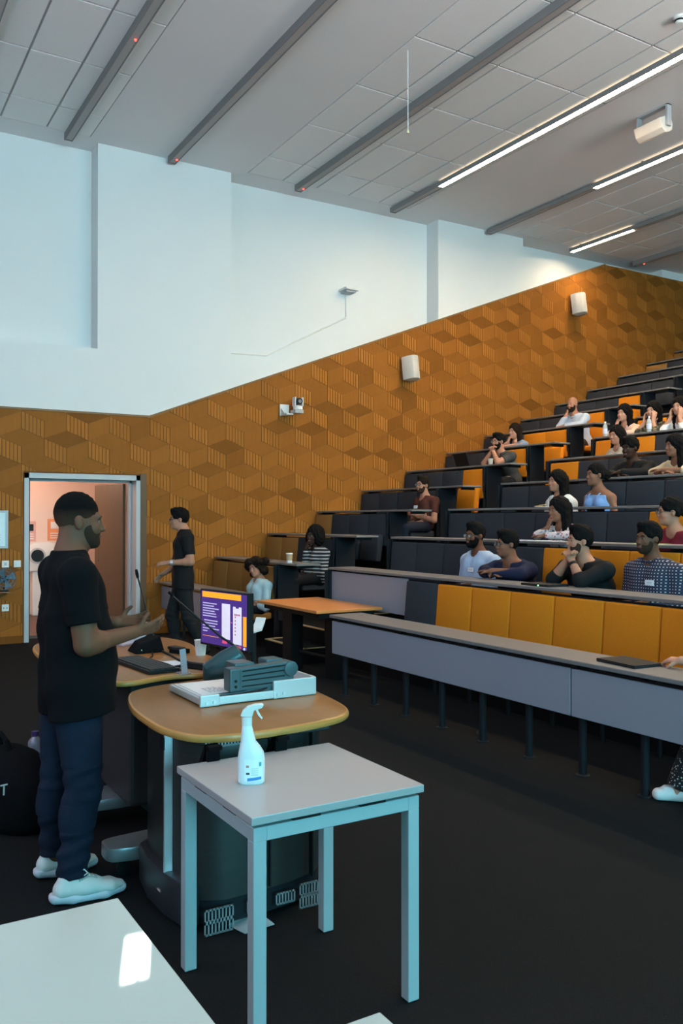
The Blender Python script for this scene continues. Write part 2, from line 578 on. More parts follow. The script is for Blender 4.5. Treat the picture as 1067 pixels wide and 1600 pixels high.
# ceiling
ce = MB().box(-12.75, XR + .1, YF - .2, YB + .2, CZ + .02, CZ + .1)
ceiling = setp(ce.build('ceiling', ceiling_m), kind='structure')
bays = [(-2.76, 3.14), (5.52, 8.52), (10.92, 13.92), (16.3, YB)]
prev = YF
pb = MB()
for a, b in bays:
    pb.box(-11.98, XR, prev, a, CZ, CZ + .03); prev = b
pb.box(-12.45, -11.98, YF, YB, CZ, CZ + .03)
pb.build('plaster_band', ceiling_m, ceiling)
gb = MB()
for a, b in bays:
    gb.box(-11.98, XR, a, b, CZ + .012, CZ + .022)
gb.build('grid_backing', grid_m, ceiling)
tt = {}
stuff = MB()
GX = [-11.98] + [-11.28 + 1.215 * n for n in range(14)]
for bi, (a, b) in enumerate(bays):
    n = int((b - a) / .59)
    rows = [b - .59 * (r + 1) for r in range(n)] if bi == 0 else [a + .6 * r for r in range(n)]
    hgt = .59 if bi == 0 else .6
    for c in range(len(GX) - 1):
        for y in rows:
            x0, x1 = GX[c] + .014, GX[c + 1] - .014
            y0, y1 = y + .014, y + hgt - .014
            if x1 < -3.5 and y1 > 1.0:
                key = (round(x1 - x0, 2), round(hgt, 2))
                if key not in tt:
                    tt[key] = B(x0, x1, y0, y1, CZ - .004, CZ + .012).build('ceiling_tile', tile_m, ceiling)

                    tt[key, 0] = (x0, y0)
                else:
                    k0 = tt[key, 0]
                    clone(tt[key], ceiling, tt[key].location + Vector((x0 - k0[0], y0 - k0[1], 0)))
            elif x0 < XR:
                stuff.box(x0, min(x1, XR), y0, y1, CZ - .004, CZ + .012)
setp(stuff.build('tile_field', tile_m, ceiling), kind='stuff')

# stepped tiers and the stair in the aisle
AX0, AX1 = -9.62, -8.62
for k in range(1, TIERS):
    t = B(WX + .012, XR, yk(k) + .03, yk(k + 1) + .03 if k < TIERS - 1 else YB, RZ * (k - 1) - .1, RZ * k).build('floor_tier', tier_m)
    setp(t, kind='structure')
for k in range(1, TIERS - 1):
    y = yk(k) - .34
    st = B(AX0, AX1, y, yk(k) + .03, RZ * (k - 1), RZ * (k - .5)).build('stair_step', tier_m)
    setp(st, kind='structure')
    nb = MB()
    z = RZ * (k - .5)
    nb.box(AX0, AX1, y - .012, y + .03, z - .004, z + .008).box(AX0, AX0 + .03, y, y + .30, z, z + .008).box(AX1 - .03, AX1, y, y + .30, z, z + .008)
    nb.build('nosing', nose_m, st)
    n2 = B(AX0, AX1, yk(k) + .018, yk(k) + .06, RZ * k - .004, RZ * k + .008).build('nosing', nose_m, st)

# door: frame, corridor beyond, open leaf
df = MB()
df.box(-12.55, WX + .03, DY0, DY0 + .06, 0, DZ).box(-12.55, WX + .03, DY1 - .06, DY1, 0, DZ).box(-12.55, WX + .03, DY0, DY1, DZ - .07, DZ)
df.box(-12.35, -12.30, DY0 + .06, DY0 + .09, 0, DZ - .07).box(-12.35, -12.30, DY1 - .09, DY1 - .06, 0, DZ - .07).box(-12.35, -12.30, DY0, DY1, DZ - .10, DZ - .07)
door = setp(df.build('door_1', frame_m), kind='structure')
B(-12.3, -12.1, DY0 + .058, DY0 + .075, .01, DZ - .08).build('edge_seal', blackm, door)
B(WX, WX + .034, DY1, DY1 + .09, 0, DZ + .03).build('side_lining', wood('lining_oak', (.10, .055, .022), (.13, .07, .03)), door)
lf = MB()
ang = math.radians(10)
R = Matrix.Rotation(ang, 3, 'Z')
lc = Vector((-12.56, 3.80, 0))
lf.obox(lc + R @ Vector((-.47, 0, 1.09)), .47, .022, 1.085, R)
leaf = lf.build('door_leaf', leaf_m, door)
hb = MB()
p = lc + R @ Vector((-.86, -.05, 1.02))
hb.tube([lc + R @ Vector((-.86, -.02, 1.02)), p, lc + R @ Vector((-.74, -.055, 1.02))], .01)
hb.build('door_handle', steel, leaf)
cr = MB()
cr.box(-15.6, -12.75, .6, 5.4, -.1, 0, 1).box(-15.6, -12.75, .6, 5.4, 2.9, 3.0).box(-15.7, -15.6, .6, 5.4, -.1, 3.0).box(-15.7, -12.75, .5, .6, -.1, 3.0).box(-15.7, -12.75, 5.4, 5.5, -.1, 3.0)
corr = setp(cr.build('corridor_wall', [corr_m, mat('corridor_floor', (.10, .06, .05), .7)]), kind='structure')
cl = thing('corridor_ceiling_light', 'round white ceiling light in the corridor beyond the open door', 'light', (-14.2, 2.3, 2.9))
MB().lathe([(.16, -.05), (.18, -.01), (.18, 0)], (-14.2, 2.3, 2.9), 20).build('housing', whitep, cl)
MB().lathe([(.12, -.075), (.15, -.06), (.155, -.048)], (-14.2, 2.3, 2.9), 20).build('diffuser', mat('corridor_lamp', (.9, .8, .7), .5, emit=(1, .70, .52), estr=2), cl)
lamp('corridor_lamp_light', 'POINT', (-14.2, 2.3, 2.7), (0, 0, -1), 130, (1, .66, .50), shadow_soft_size=.15)

# ------------------------------------------------------------------ ceiling luminaires
strips = [(1.50, None, None), (2.85, None, None), (4.33, None, None), (6.42, None, None), (8.24, -10.7, 1.5), (10.36, -9.5, 1.5), (12.45, -12.02, -10.55), (14.25, None, None)]
words = ['short grey unlit strip light nearest the front of the room on the ceiling',
         'grey unlit ceiling strip light with a red dot halfway along it',
         'grey unlit strip light across the plain plaster band, red dot at its wall end',
         'grey unlit strip light running through the ceiling tiles, next to the hanging pull cord',
         'longest glowing white strip light on the ceiling, in front of the ceiling loudspeaker',
         'glowing strip light on the plaster band behind the ceiling loudspeaker, dark at the wall end',
         'short glowing strip light whose lit end touches the wall',
         'grey unlit strip light above the last rows, red dot at its end']
for i, (y, a, b) in enumerate(strips):
    t = thing('strip_light', words[i], 'strip light', (-12.05, y, CZ - .1), group='strip lights across the ceiling')
    x1 = 10.6
    zt = CZ - .001 if a is None else CZ - .032
    MB().box(-12.03, x1, y - .055, y - .044, CZ - .10, zt).box(-12.03, x1, y + .044, y + .055, CZ - .10, zt).box(-12.03, x1, y - .044, y + .044, CZ - .075, zt).box(-12.03, -12.02, y - .044, y + .044, CZ - .10, CZ - .075).build('housing', lum_m, t)
    def dif(x0, x2, m, n):
        B(x0, x2, y - .043, y + .043, CZ - .094, CZ - .076).build(n, m, t)
    if a is None:
        dif(-12.0, x1, diff_m, 'diffuser')
    else:
        if a > -12: dif(-12.0, a - .02, diff_m, 'diffuser')
        dif(a, b, lit_m, 'lit_diffuser')
        B(a, b, y - .04, y + .04, zt, zt + .003).build('upper_diffuser', up_m, t)
        h_ = MB()
        for q in range(12): h_.box(-11.8 + q * 1.6, -11.77 + q * 1.6, y - .02, y + .02, zt, CZ)
        setp(h_.build('hanger', lum_m, t), kind='stuff')
        if b < 9: dif(b + .02, x1, diff_m, 'diffuser')
    rx = {1: -9.11, 2: -11.86, 3: -11.88, 7: -11.8}.get(i)
    if rx:
        MB().sphere((rx, y + .02, CZ - .1), .014, 8, 6).build('red_dot', red_led, t)

# ------------------------------------------------------------------ things on the walls and ceiling
def wall_speaker(y, z, label):
    t = thing('wall_loudspeaker', label, 'loudspeaker', (WX + .03, y, z - .23), group='loudspeakers on the timber wall')
    x0 = WX + .034
    B(x0, x0 + .03, y - .06, y + .06, z - .15, z + .12).build('bracket', blackm, t)
    R = Matrix.Rotation(math.radians(-8), 3, 'Y') @ Matrix.Rotation(math.radians(18), 3, 'Z')
    prof = [(-.115, -.12), (.0, -.12), (.10, -.085), (.125, -.04), (.132, 0), (.125, .04), (.10, .085), (.0, .12), (-.115, .12)]
    c = Vector((x0 + .16, y, z))
    mb = MB().prism(prof, -.20, .20, lambda u, v, w: tuple(c + R @ Vector((u, v, w))))
    mb.build('cabinet', speaker_m, t, smooth='angle', bevel=.012)
    g = [(u + .004, v * .9) for u, v in prof[2:7]]
    mb = MB().prism(g, -.18, .18, lambda u, v, w: tuple(c + R @ Vector((u, v, w))))
    mb.build('grille', mat('speaker_grille', (.50, .47, .43), .8, var=.15, scale=200), t, smooth='angle')
wall_speaker(8.55, 4.22, 'pale grey loudspeaker on the timber wall, nearer the stage of the two')
wall_speaker(12.55, 5.83, 'pale grey loudspeaker on the timber wall near the warm lit upper corner')

t = thing('ceiling_loudspeaker', 'white loudspeaker hung from the ceiling between two glowing strip lights', 'loudspeaker', (-7.45, 9.2, CZ))
c = Vector((-7.45, 9.2, 6.70))
mb = MB().prism([(-.12, -.12), (.02, -.13), (.10, -.08), (.11, 0), (.10, .08), (.02, .13), (-.12, .12)], -.21, .21,
                lambda u, v, w: (c.x + w, c.y + .35 * u + v * .8, c.z - .8 * u + .35 * v))
mb.build('cabinet', mat('ceiling_speaker_cream', (.68, .62, .56), .5), t, smooth='angle', bevel=.012)
mb = MB().box(c.x + .215, c.x + .245, c.y - .04, c.y + .04, c.z - .03, CZ).box(c.x - .245, c.x - .215, c.y - .04, c.y + .04, c.z - .03, CZ).box(c.x - .245, c.x + .245, c.y - .04, c.y + .04, CZ - .02, CZ)
mb.build('bracket', greyp, t, bevel=.004)

t = thing('camera_on_bracket', 'small white and black video camera on a white bracket on timber wall', 'camera', (WX + .03, 6.22, 3.3))
x0 = WX + .034
B(x0, x0 + .02, 6.12, 6.28, 3.28, 3.46).build('wall_plate', whitep, t, bevel=.005)
mb = MB().box(x0, x0 + .20, 6.14, 6.26, 3.28, 3.305)
mb.prism([(0, 3.30), (.15, 3.30), (0, 3.42)], 6.135, 6.15, lambda u, v, w: (x0 + u, w, v))
mb.build('shelf', whitep, t, bevel=.004)
MB().lathe([(.055, 0), (.075, .01), (.075, .055), (.055, .07)], (x0 + .2, 6.34, 3.36), 20).build('camera_base', whitep, t, smooth='angle')
B(x0 + .12, x0 + .28, 6.25, 6.40, 3.305, 3.36).build('base_plate', greyp, t, bevel=.006)
mb = MB().box(x0 + .15, x0 + .25, 6.265, 6.285, 3.42, 3.56).box(x0 + .15, x0 + .25, 6.395, 6.415, 3.42, 3.56)
mb.build('yoke', whitep, t, bevel=.006)
hd = MB().cyl((x0 + .13, 6.34, 3.50), (x0 + .28, 6.33, 3.49), .052, n=18).build('camera_head', blackm, t, smooth='angle')
MB().cyl((x0 + .28, 6.33, 3.49), (x0 + .292, 6.33, 3.49), .03, n=14).build('lens', mat('lens_glass', (.35, .35, .38), .1, .3), hd)

t = thing('ceiling_sensor', 'small white sensor box on white wall with a thin cable below', 'sensor', (-12.45, 7.55, 5.5))
B(-12.45, -12.20, 7.42, 7.68, 5.49, 5.53).build('top_plate', whitep, t, bevel=.006)
B(-12.43, -12.24, 7.45, 7.64, 5.46, 5.49).build('sensor_box', greyp, t, bevel=.006)
mb = MB().tube([(-12.437, 7.56, 5.47), (-12.437, 7.56, 5.07), (-12.437, 6.06, 4.28), (-12.437, 5.33, 4.26)], .014, 6)
mb.build('cable', whitep, t)

mb = MB().tube([(-7.9, 5.62, CZ), (-7.9, 5.62, 6.05)], .005, 6)
t = thing('pull_cord', 'thin white pull cord hanging from the tiled ceiling', 'pull cord', (-7.9, 5.62, CZ))
mb.build('cord', whitep, t)
MB().lathe([(.006, .05), (.014, .03), (.018, 0)], (-7.9, 5.62, 6.0), 10).build('toggle', mat('toggle_cream', (.7, .66, .4), .5), t)
t = thing('smoke_detector', 'round white smoke detector on the ceiling tiles', 'smoke detector', (-5.9, 7.7, CZ))
MB().lathe([(.035, -.075), (.05, -.06), (.05, -.03), (.065, -.025), (.065, 0)], (-5.9, 7.7, CZ - .004), 18).build('detector_body', whitep, t, smooth='angle')
MB().lathe([(.052, -.055), (.052, -.035)], (-5.9, 7.7, CZ - .004), 18).build('vent_ring', blackm, t)

# left of the door: framed board, switches, socket, shelf with fan
t = thing('framed_board', 'white framed notice board at the edge of the timber wall', 'board', (WX + .03, 1.75, 1.27))
x0 = WX + .034
mb = MB()
for q in ((1.45, 1.48, 1.27, 1.77), (2.06, 2.09, 1.27, 1.77), (1.48, 2.06, 1.27, 1.30), (1.48, 2.06, 1.74, 1.77)):
    mb.box(x0, x0 + .03, *q)
mb.build('frame', frame_m, t)
B(x0, x0 + .015, 1.48, 2.06, 1.30, 1.74).build('sheet', mat('notice_white', (.7, .78, .8), .3), t)
mb = MB()
for z in (1.38, 1.41, 1.44): mb.box(x0 + .015, x0 + .017, 1.6, 2.0, z, z + .006)
mb.build('printed_line', greyp, t)
def plate(y, z, label, sock=0):
    t = thing('switch_plate' if sock == 0 else 'wall_socket', label, 'switch' if sock == 0 else 'socket', (x0, y, z))
    B(x0, x0 + .012, y - .045, y + .045, z - .045, z + .045).build('plate', whitep, t, bevel=.003)
    if sock:
        mb = MB()
        for dy in (-.02, .02): mb.box(x0 + .012, x0 + .014, y + dy - .004, y + dy + .004, z - .015, z + .01)
        mb.build('pin_slot', blackm, t)
    else:
        B(x0 + .012, x0 + .018, y - .015, y + .015, z - .02, z + .02).build('rocker', greyp if y < 2.1 else whitep, t)
plate(2.06, 1.06, 'white switch plate with a grey knob, below the framed board')
plate(2.21, 1.06, 'plain white switch plate right beside the door frame')
plate(2.06, .48, 'low white wall socket under the little shelf with the fan', 1)
t = thing('wall_shelf', 'narrow wooden wall shelf carrying a blue fan beside the door', 'shelf', (x0, 1.9, .69))
B(x0, x0 + .2, 1.55, 2.10, .69, .705).build('board', desk_wood, t)
B(x0, x0 + .12, 1.8, 1.815, .58, .69).build('bracket', blackm, t)
t = thing('desk_fan', 'round blue-grey fan standing on the narrow wall shelf', 'fan', (x0 + .1, 2.03, .705))
bl = mat('fan_blue_grey', (.07, .12, .17), .4)
MB().lathe([(.06, 0), (.06, .012), (.015, .02), (.012, .06)], (x0 + .1, 2.03, .705), 16).build('base', blackm, t)
mb = MB()
for rr in (.05, .10, .14):
    pts = [(x0 + .16, 2.03 + rr * math.cos(a), .87 + rr * math.sin(a)) for a in [2 * PI * q / 20 for q in range(21)]]
    mb.tube(pts, .005, 5, cap=False)
for q in range(12):
    a = 2 * PI * q / 12
    mb.tube([(x0 + .16, 2.03, .87), (x0 + .16, 2.03 + .14 * math.cos(a), .87 + .14 * math.sin(a))], .003, 4)
mb.build('guard', bl, t)
MB().cyl((x0 + .06, 2.03, .87), (x0 + .14, 2.03, .87), .05, n=14).build('motor', blackm, t)
mb = MB()
for q in range(4):
    a = q * PI / 2 + .4
    u = Vector((0, math.cos(a), math.sin(a))); v = Vector((0, -math.sin(a), math.cos(a)))
    c = Vector((x0 + .145, 2.03, .87))
    mb.add([c + u * .02 - v * .01, c + u * .125 - v * .045 + Vector((.012, 0, 0)), c + u * .125 + v * .045 - Vector((.0, 0, 0)), c + u * .02 + v * .012], [(0, 1, 2, 3)])
    mb.add([Vector(q2) + Vector((-.004, 0, 0)) for q2 in mb.v[-4:]], [(3, 2, 1, 0)])
mb.build('blade', bl, t)

# seen through the door
t = thing('wall_unit', 'white rounded wall unit with a round black window beyond the door', 'machine', (-15.55, 3.26, 0))
cc = Vector((-15.40, 2.03, 1.02))
MB().prism([(-.28, -.24), (.24, -.24), (.32, -.12), (.34, .06), (.26, .2), (.08, .26), (-.18, .26), (-.28, .2)], -15.6, -15.32, lambda u, v, w: (w, 3.26 + u, 1.0 + v)).build('housing', whitep, t, smooth='angle', bevel=.03)
MB().cyl((-15.33, 3.13, 1.03), (-15.30, 3.13, 1.03), .135, n=28).build('porthole_ring', greyp, t, smooth='angle')
MB().cyl((-15.32, 3.13, 1.03), (-15.29, 3.13, 1.03), .105, n=28).build('porthole', blackm, t)
B(-15.6, -15.36, 3.06, 3.46, 0, .76).build('pedestal', whitep, t, bevel=.02)
for y, z0, z1, lab, cm in ((3.05, 1.27, 1.62, 'pink and black notice above the white wall unit beyond the door', (.62, .36, .32)), (3.47, 1.28, 1.66, 'orange notice on the corridor wall behind the speaker head', (.75, .28, .12))):
    t = thing('notice', lab, 'notice', (-15.6, y, z0), group='notices on the corridor wall')
    B(-15.6, -15.585, y - .11, y + .11, z0, z1).build('sheet', mat('notice_' + lab[:4], cm, .6), t)
    B(-15.585, -15.58, y - .06, y + .07, z1 - .17, z1 - .05).build('printed_block', blackm if cm[0] < .7 else whitep, t)
    mb = MB()
    for q in range(3): mb.box(-15.585, -15.58, y - .07, y + .07, z0 + .04 + q * .04, z0 + .055 + q * .04)
    mb.build('printed_line', whitep, t)

# ------------------------------------------------------------------ rows of lecture desks
ORD = ['first', 'second', 'third', 'fourth', 'fifth', 'sixth', 'seventh', 'eighth', 'ninth', 'tenth', 'eleventh', 'twelfth', 'thirteenth', 'fourteenth', 'fifteenth']
PADM = {'d': pad_dark, 'o': pad_or, 'b': pad_or_dim}
pad_mesh, seat_mesh = {}, {}
def pad_proto(col, w):
    key = (col, w)
    if key not in pad_mesh:
        mb = MB().obox((0, 0, 0), w / 2 - .004, .04, .225, Matrix.Rotation(math.radians(-5), 3, 'X'))
        o = mb.build('pad', PADM[col], None, bevel=.018, smooth=True)
        pad_mesh[key] = o.data
        o.data.transform(Matrix.Translation((0, 0, o.location.z)))
        bpy.data.objects.remove(o)
    return pad_mesh[key]
def seat_proto(col, up):
    key = (col, up)
    if key not in seat_mesh:
        mb = MB().obox((0, 0, 0), .225, .045 if up else .21, .19 if up else .045, Matrix.Rotation(math.radians(-8 if up else 0), 3, 'X'))
        o = mb.build('seat', PADM[col], None, bevel=.025, smooth=True)
        o.data.transform(Matrix.Translation((0, 0, o.location.z)))
        seat_mesh[key] = o.data
        bpy.data.objects.remove(o)
    return seat_mesh[key]
def put(name, me, parent, x, y, z):
    o = bpy.data.objects.new(name, me)
    C.objects.link(o)
    o.parent = parent
    o.location = Vector((x, y, z)) - OFF[parent.name]
    OFF[o.name] = OFF[parent.name]
    return o

def desk_row(k, x0, x1, px0, pw, cols, label, seats, end_x, group, panel=None):
    y, z = yk(k), zk(k)
    zf = RZ * k
    t = thing('lecture_desk', label, 'desk', ((x0 + x1) / 2, y, zf), group=group)
    dt = B(x0, x1, y, y + .34, z - .026, z).build('desktop', lam_top, t, bevel=.004, seg=1)
    if k == 0:
        return t
    px1 = px0 + pw * len(cols)
    B(px0 if not panel else panel, px1 - .02, y + .055, y + .08, zf - .03, z - .05).build('support_board', dark_m, t)
    for i, c in enumerate(cols):
        if c in PADM:
            put('backrest_pad', pad_proto(c, pw), t, px0 + pw * (i + .5), y + .01, z - .285)
    for i, c, up in seats:
        zz = RZ * (k - 1)
        if up: put('tip_up_seat', seat_proto(c, True), t, px0 + pw * (i + .5), y - .13, zz + .56)
        else: put('tip_up_seat', seat_proto(c, False), t, px0 + pw * (i + .5), y - .27, zz + .405)
    br = MB()
    n = max(2, int((x1 - x0) / 1.0))
    for i in range(n + 1):
        xx = x0 + .1 + (x1 - x0 - .2) * i / n
        br.box(xx - .02, xx + .02, y + .06, y + .28, z - .06, z - .026)
    setp(br.build('bracket', blackm, t), kind='stuff')
    if end_x is not None:
        B(end_x - .025, end_x, y + .0, y + .30, zf, z - .026).build('end_panel', dark_m, t, bevel=.003, seg=1)
        B(end_x - .05, end_x - .027, y - .04, y + .055, zf - RZ + .1, z - .03).build('pad_end_cap', dark_m, t)
    return t

# block beside the timber wall: rows 1..13
LW = .523
LCOL = {1: 'bbbb', 2: 'bbdd', 3: 'bddd', 4: 'dddd', 5: 'dddo', 6: 'dddo', 7: 'ddoo', 8: 'ddoo', 9: 'dddo', 10: 'dddd', 11: 'dddd', 12: 'bddd', 13: 'bbbb'}
LSEAT = {2: [(3, 'd', False)], 1: [(3, 'b', False)], 3: [(3, 'd', True), (2, 'd', True)], 4: [(3, 'd', False)], 5: [(3, 'o', True)], 6: [(3, 'd', False)], 7: [(2, 'o', False), (3, 'o', True)], 8: [(3, 'o', False)], 9: [(3, 'o', True)]}
LEX = {1: 'tan pads behind the curly haired woman', 2: 'two tan pads, behind the striped top', 3: 'one tan pad, dark empty tip-up seat',
       4: 'dark pads behind man in maroon shirt', 5: 'mustard end pad, empty mustard tip-up seat', 6: 'mustard pad behind clasped-hands man',
       7: 'two mustard end pads below the bald man', 8: 'mustard pads behind the bald man', 9: 'one mustard end pad above bald man',
       10: 'only dark pads, shelf end over the aisle', 11: 'all dark pads, below a tan pad', 12: 'one tan pad by the wall', 13: 'tan pads, topmost one in sight'}
for k in range(1, 14):
    desk_row(k, WX + .05, -9.44, -12.07, LW, LCOL[k], '%s desk row up the timber wall, %s' % (ORD[k], LEX[k]), LSEAT.get(k, []), -9.955, 'desk rows beside the timber wall')
# its front desk stands on the floor on dark legs
t = desk_row(0, WX + .05, -9.75, 0, 0, '', 'short grey front desk by the timber wall, walking man in front of it', [], None, 'desk rows beside the timber wall')
B(WX + .07, -9.77, 4.19, 4.21, .37, .69).build('front_panel', lam, t, bevel=.003, seg=1)
for x in (-11.85, -11.3, -10.6, -10.0):
    MB().cyl((x, 4.26, 0), (x, 4.26, .725), .022, n=10).build('leg', dark_m, t)

# middle block
CW = .512
CCOL = {1: '   d' + 'o' * 10, 2: 'dddddoooooo', 3: 'ddddddooooo', 4: 'd' * 10, 5: 'oddddddd', 6: 'oodddddd', 7: 'odddddd', 8: 'oddddd', 9: 'ddddd', 10: 'ddddd'}
CSEAT = {1: [(10, 'o', False)], 2: [(3, 'd', False), (4, 'd', False), (6, 'o', False), (7, 'o', False)], 3: [(4, 'd', False), (7, 'o', False)], 4: [(2, 'd', False), (3, 'd', False)],
         5: [(0, 'o', True), (3, 'd', False), (4, 'd', False)], 6: [(0, 'o', True), (1, 'o', False)], 7: [(0, 'o', False), (1, 'o', False), (2, 'd', False)], 8: [(0, 'o', True)]}
CEX = {1: 'mustard pads along it and a grey panel at its end', 2: 'mustard pads behind four seated men', 3: 'plastic cup standing on it', 4: 'dark pads behind the blue camisole woman',
       5: 'one mustard pad at its aisle end', 6: 'two mustard pads behind woman in beige', 7: 'mustard end pad behind woman in peach', 8: 'mustard end pad above woman in camouflage',
       9: 'dark pads, second row above the women', 10: 'dark pads, highest of the middle block'}
for k in range(1, 11):
    x1 = {1: -1.4, 2: -2.6, 3: -3.0}.get(k, -3.6 - .25 * max(0, k - 4))
    n = len(CCOL[k])
    desk_row(k, -8.66, max(x1, -8.62 + CW * n), -8.62, CW, CCOL[k], '%s middle desk row, %s' % (ORD[k + 0], CEX[k]), CSEAT.get(k, []), -8.63, 'desk rows of the middle block', panel=-7.10 if k == 1 else None)
r1 = [o for o in C.objects if o.get('label', '').startswith('second middle desk row')][0]
y, z = yk(1), zk(1)
B(-8.66, -7.12, y + .03, y + .05, z - .42, z - .045).build('end_front_panel', lam, r1, bevel=.003, seg=1)
# front desk of the middle block
t = thing('lecture_desk', 'long grey front desk on dark posts standing on the carpet', 'desk', (-5, 4.15, 0), group='desk rows of the middle block')
dk0 = t
B(-7.05, -1.4, 4.10, 4.46, .722, .75).build('desktop', lam_top, t, bevel=.004, seg=1)
B(-7.04, -4.005, 4.125, 4.145, .385, .69).build('front_panel', lam, t, bevel=.003, seg=1)
B(-3.995, -1.42, 4.125, 4.145, .385, .69).build('front_panel', lam, t, bevel=.003, seg=1)
B(-7.0, -1.42, 4.15, 4.16, .66, .70).build('rail', blackm, t)
for i in range(12):
    x = -6.92 + .492 * i
    l = MB().cyl((x, 4.20, .012), (x, 4.20, .72), .026, n=12).build('leg', dark_m, t, smooth='angle')
    MB().lathe([(.045, 0), (.045, .006), (.03, .012)], (x, 4.2, 0), 14).build('foot_plate', dark_m, l)
    if i % 2 == 0:
        B(x - .02, x + .02, 4.13, 4.40, .69, .722).build('bracket', blackm, t)
for i in range(9):
    x = -6.55 + .512 * i
    MB().cyl((x, 4.97, 0), (x, 4.97, .62), .02, n=10).build('rear_post', dark_m, r1)

# cafe table in front of the aisle
t = thing('cafe_table', 'square orange-brown wooden table on black panel legs before the aisle', 'table', (-8.1, 4.55, 0))
B(-8.78, -7.42, 4.17, 4.95, .715, .745).build('tabletop', orange_wood, t, bevel=.003, seg=1)
B(-8.72, -7.48, 4.23, 4.89, .66, .715).build('apron', blackm, t)
B(-8.60, -8.38, 4.40, 4.54, 0, .66).build('leg', blackm, t)
B(-7.82, -7.6, 4.50, 4.64, 0, .66).build('leg', blackm, t)
MB().cyl((-8.4, 4.5, .2), (-7.8, 4.55, .2), .02, n=8).build('stretcher', blackm, t)

# ------------------------------------------------------------------ white tables on the floor
def white_table(x0, x1, y0, y1, h, label, top_m, group='square white tables with metal legs'):
    t = thing('square_table', label, 'table', ((x0 + x1) / 2, (y0 + y1) / 2, 0), group=group)
    B(x0, x1, y0, y1, h - .026, h).build('tabletop', top_m, t, bevel=.003, seg=2)
    s = .045
    f = MB()
    a, b, c, d = x0 + .012, x1 - .012, y0 + .012, y1 - .012
    zt = h - .038
    f.box(a, b, c, c + s, zt - s, zt).box(a, b, d - s, d, zt - s, zt).box(a, a + s, c + s, d - s, zt - s, zt).box(b - s, b, c + s, d - s, zt - s, zt)
    f.build('frame_rail', grey_metal, t, bevel=.002, seg=1)
    sp = MB()
    for xx in (x0 + .2, x1 - .2):
        for yy in (c + .02, d - .02): sp.box(xx - .05, xx + .05, yy - .02, yy + .02, zt, h - .026)
    for yy in (y0 + .2, y1 - .2):
        for xx in (a + .02, b - .02): sp.box(xx - .02, xx + .02, yy - .05, yy + .05, zt, h - .026)
    sp.build('spacer', blackm, t)
    for xx, yy in ((a, c), (b - s, c), (a, d - s), (b - s, d - s)):
        B(xx, xx + s, yy, yy + s, .004, zt - s + .001).build('leg', grey_metal, t, bevel=.002, seg=1)
        B(xx + .004, xx + s - .004, yy + .004, yy + s - .004, 0, .006).build('glide', blackm, t)
    return t
white_table(-3.045, -2.395, 1.12, 1.77, .74, 'small white table with grey legs holding the spray bottle', white_lam)
white_table(-2.06, -1.42, -.05, .61, .74, 'glossy white table with a bright sun patch on its top', white_gl)
white_table(-1.335, -.70, .24, .885, .74, 'white table of which only one corner shows beside the glossy table', white_gl)

# spray bottle
t = thing('spray_bottle', 'white translucent trigger spray bottle standing on small white table', 'spray bottle', (-2.72, 1.27, .74))
bm_ = mat('bottle_white', (.72, .78, .80), .3, var=.02)
c = Vector((-2.72, 1.27, .74))
rz = math.radians(62)
def oval(w, d, n=24, pw=2.6):
    return [(w * math.copysign(abs(math.cos(a)) ** (2 / pw), math.cos(a)), d * math.copysign(abs(math.sin(a)) ** (2 / pw), math.sin(a))) for a in [2 * PI * k / n for k in range(n)]]
mb = MB()
prof = [(.040, .026, 0, 0), (.046, .030, .006, 0), (.047, .031, .05, 0), (.047, .031, .085, 0), (.044, .030, .105, 0), (.036, .027, .125, -.004), (.026, .023, .145, -.010), (.021, .020, .175, -.013), (.017, .017, .198, -.015), (.015, .015, .202, -.015)]
vs = []
for w, d, z, sh in prof:
    for u, v in oval(w, d):
        u += sh
        vs.append((c.x + u * math.cos(rz) - v * math.sin(rz), c.y + u * math.sin(rz) + v * math.cos(rz), c.z + z))
n = 24
fs = [(i * n + k, i * n + (k + 1) % n, (i + 1) * n + (k + 1) % n, (i + 1) * n + k) for i in range(len(prof) - 1) for k in range(n)]
fs += [tuple(reversed(range(n))), tuple(range((len(prof) - 1) * n, len(prof) * n))]
mb.add(vs, fs).build('bottle', bm_, t, smooth='angle')
def loc(u, v, z): return (c.x + u * math.cos(rz) - v * math.sin(rz), c.y + u * math.sin(rz) + v * math.cos(rz), c.z + z)
MB().cyl(loc(-.015, 0, .198), loc(-.015, 0, .228), .018, n=20).build('collar', whitep, t, smooth='angle')
mb = MB().prism([(-.038, .230), (-.012, .228), (.004, .228), (.010, .250), (.020, .252), (.038, .258), (.044, .268), (.036, .274), (.012, .272), (-.014, .264), (-.030, .250)], -.011, .011, lambda u, v, w: loc(u, w, v))
hd = mb.build('spray_head', whitep, t, bevel=.005)
mb = MB().prism([(.012, .256), (.022, .254), (.030, .236), (.040, .222), (.036, .219), (.024, .232)], -.006, .006, lambda u, v, w: loc(u, w, v))
mb.build('trigger', whitep, t, bevel=.002)
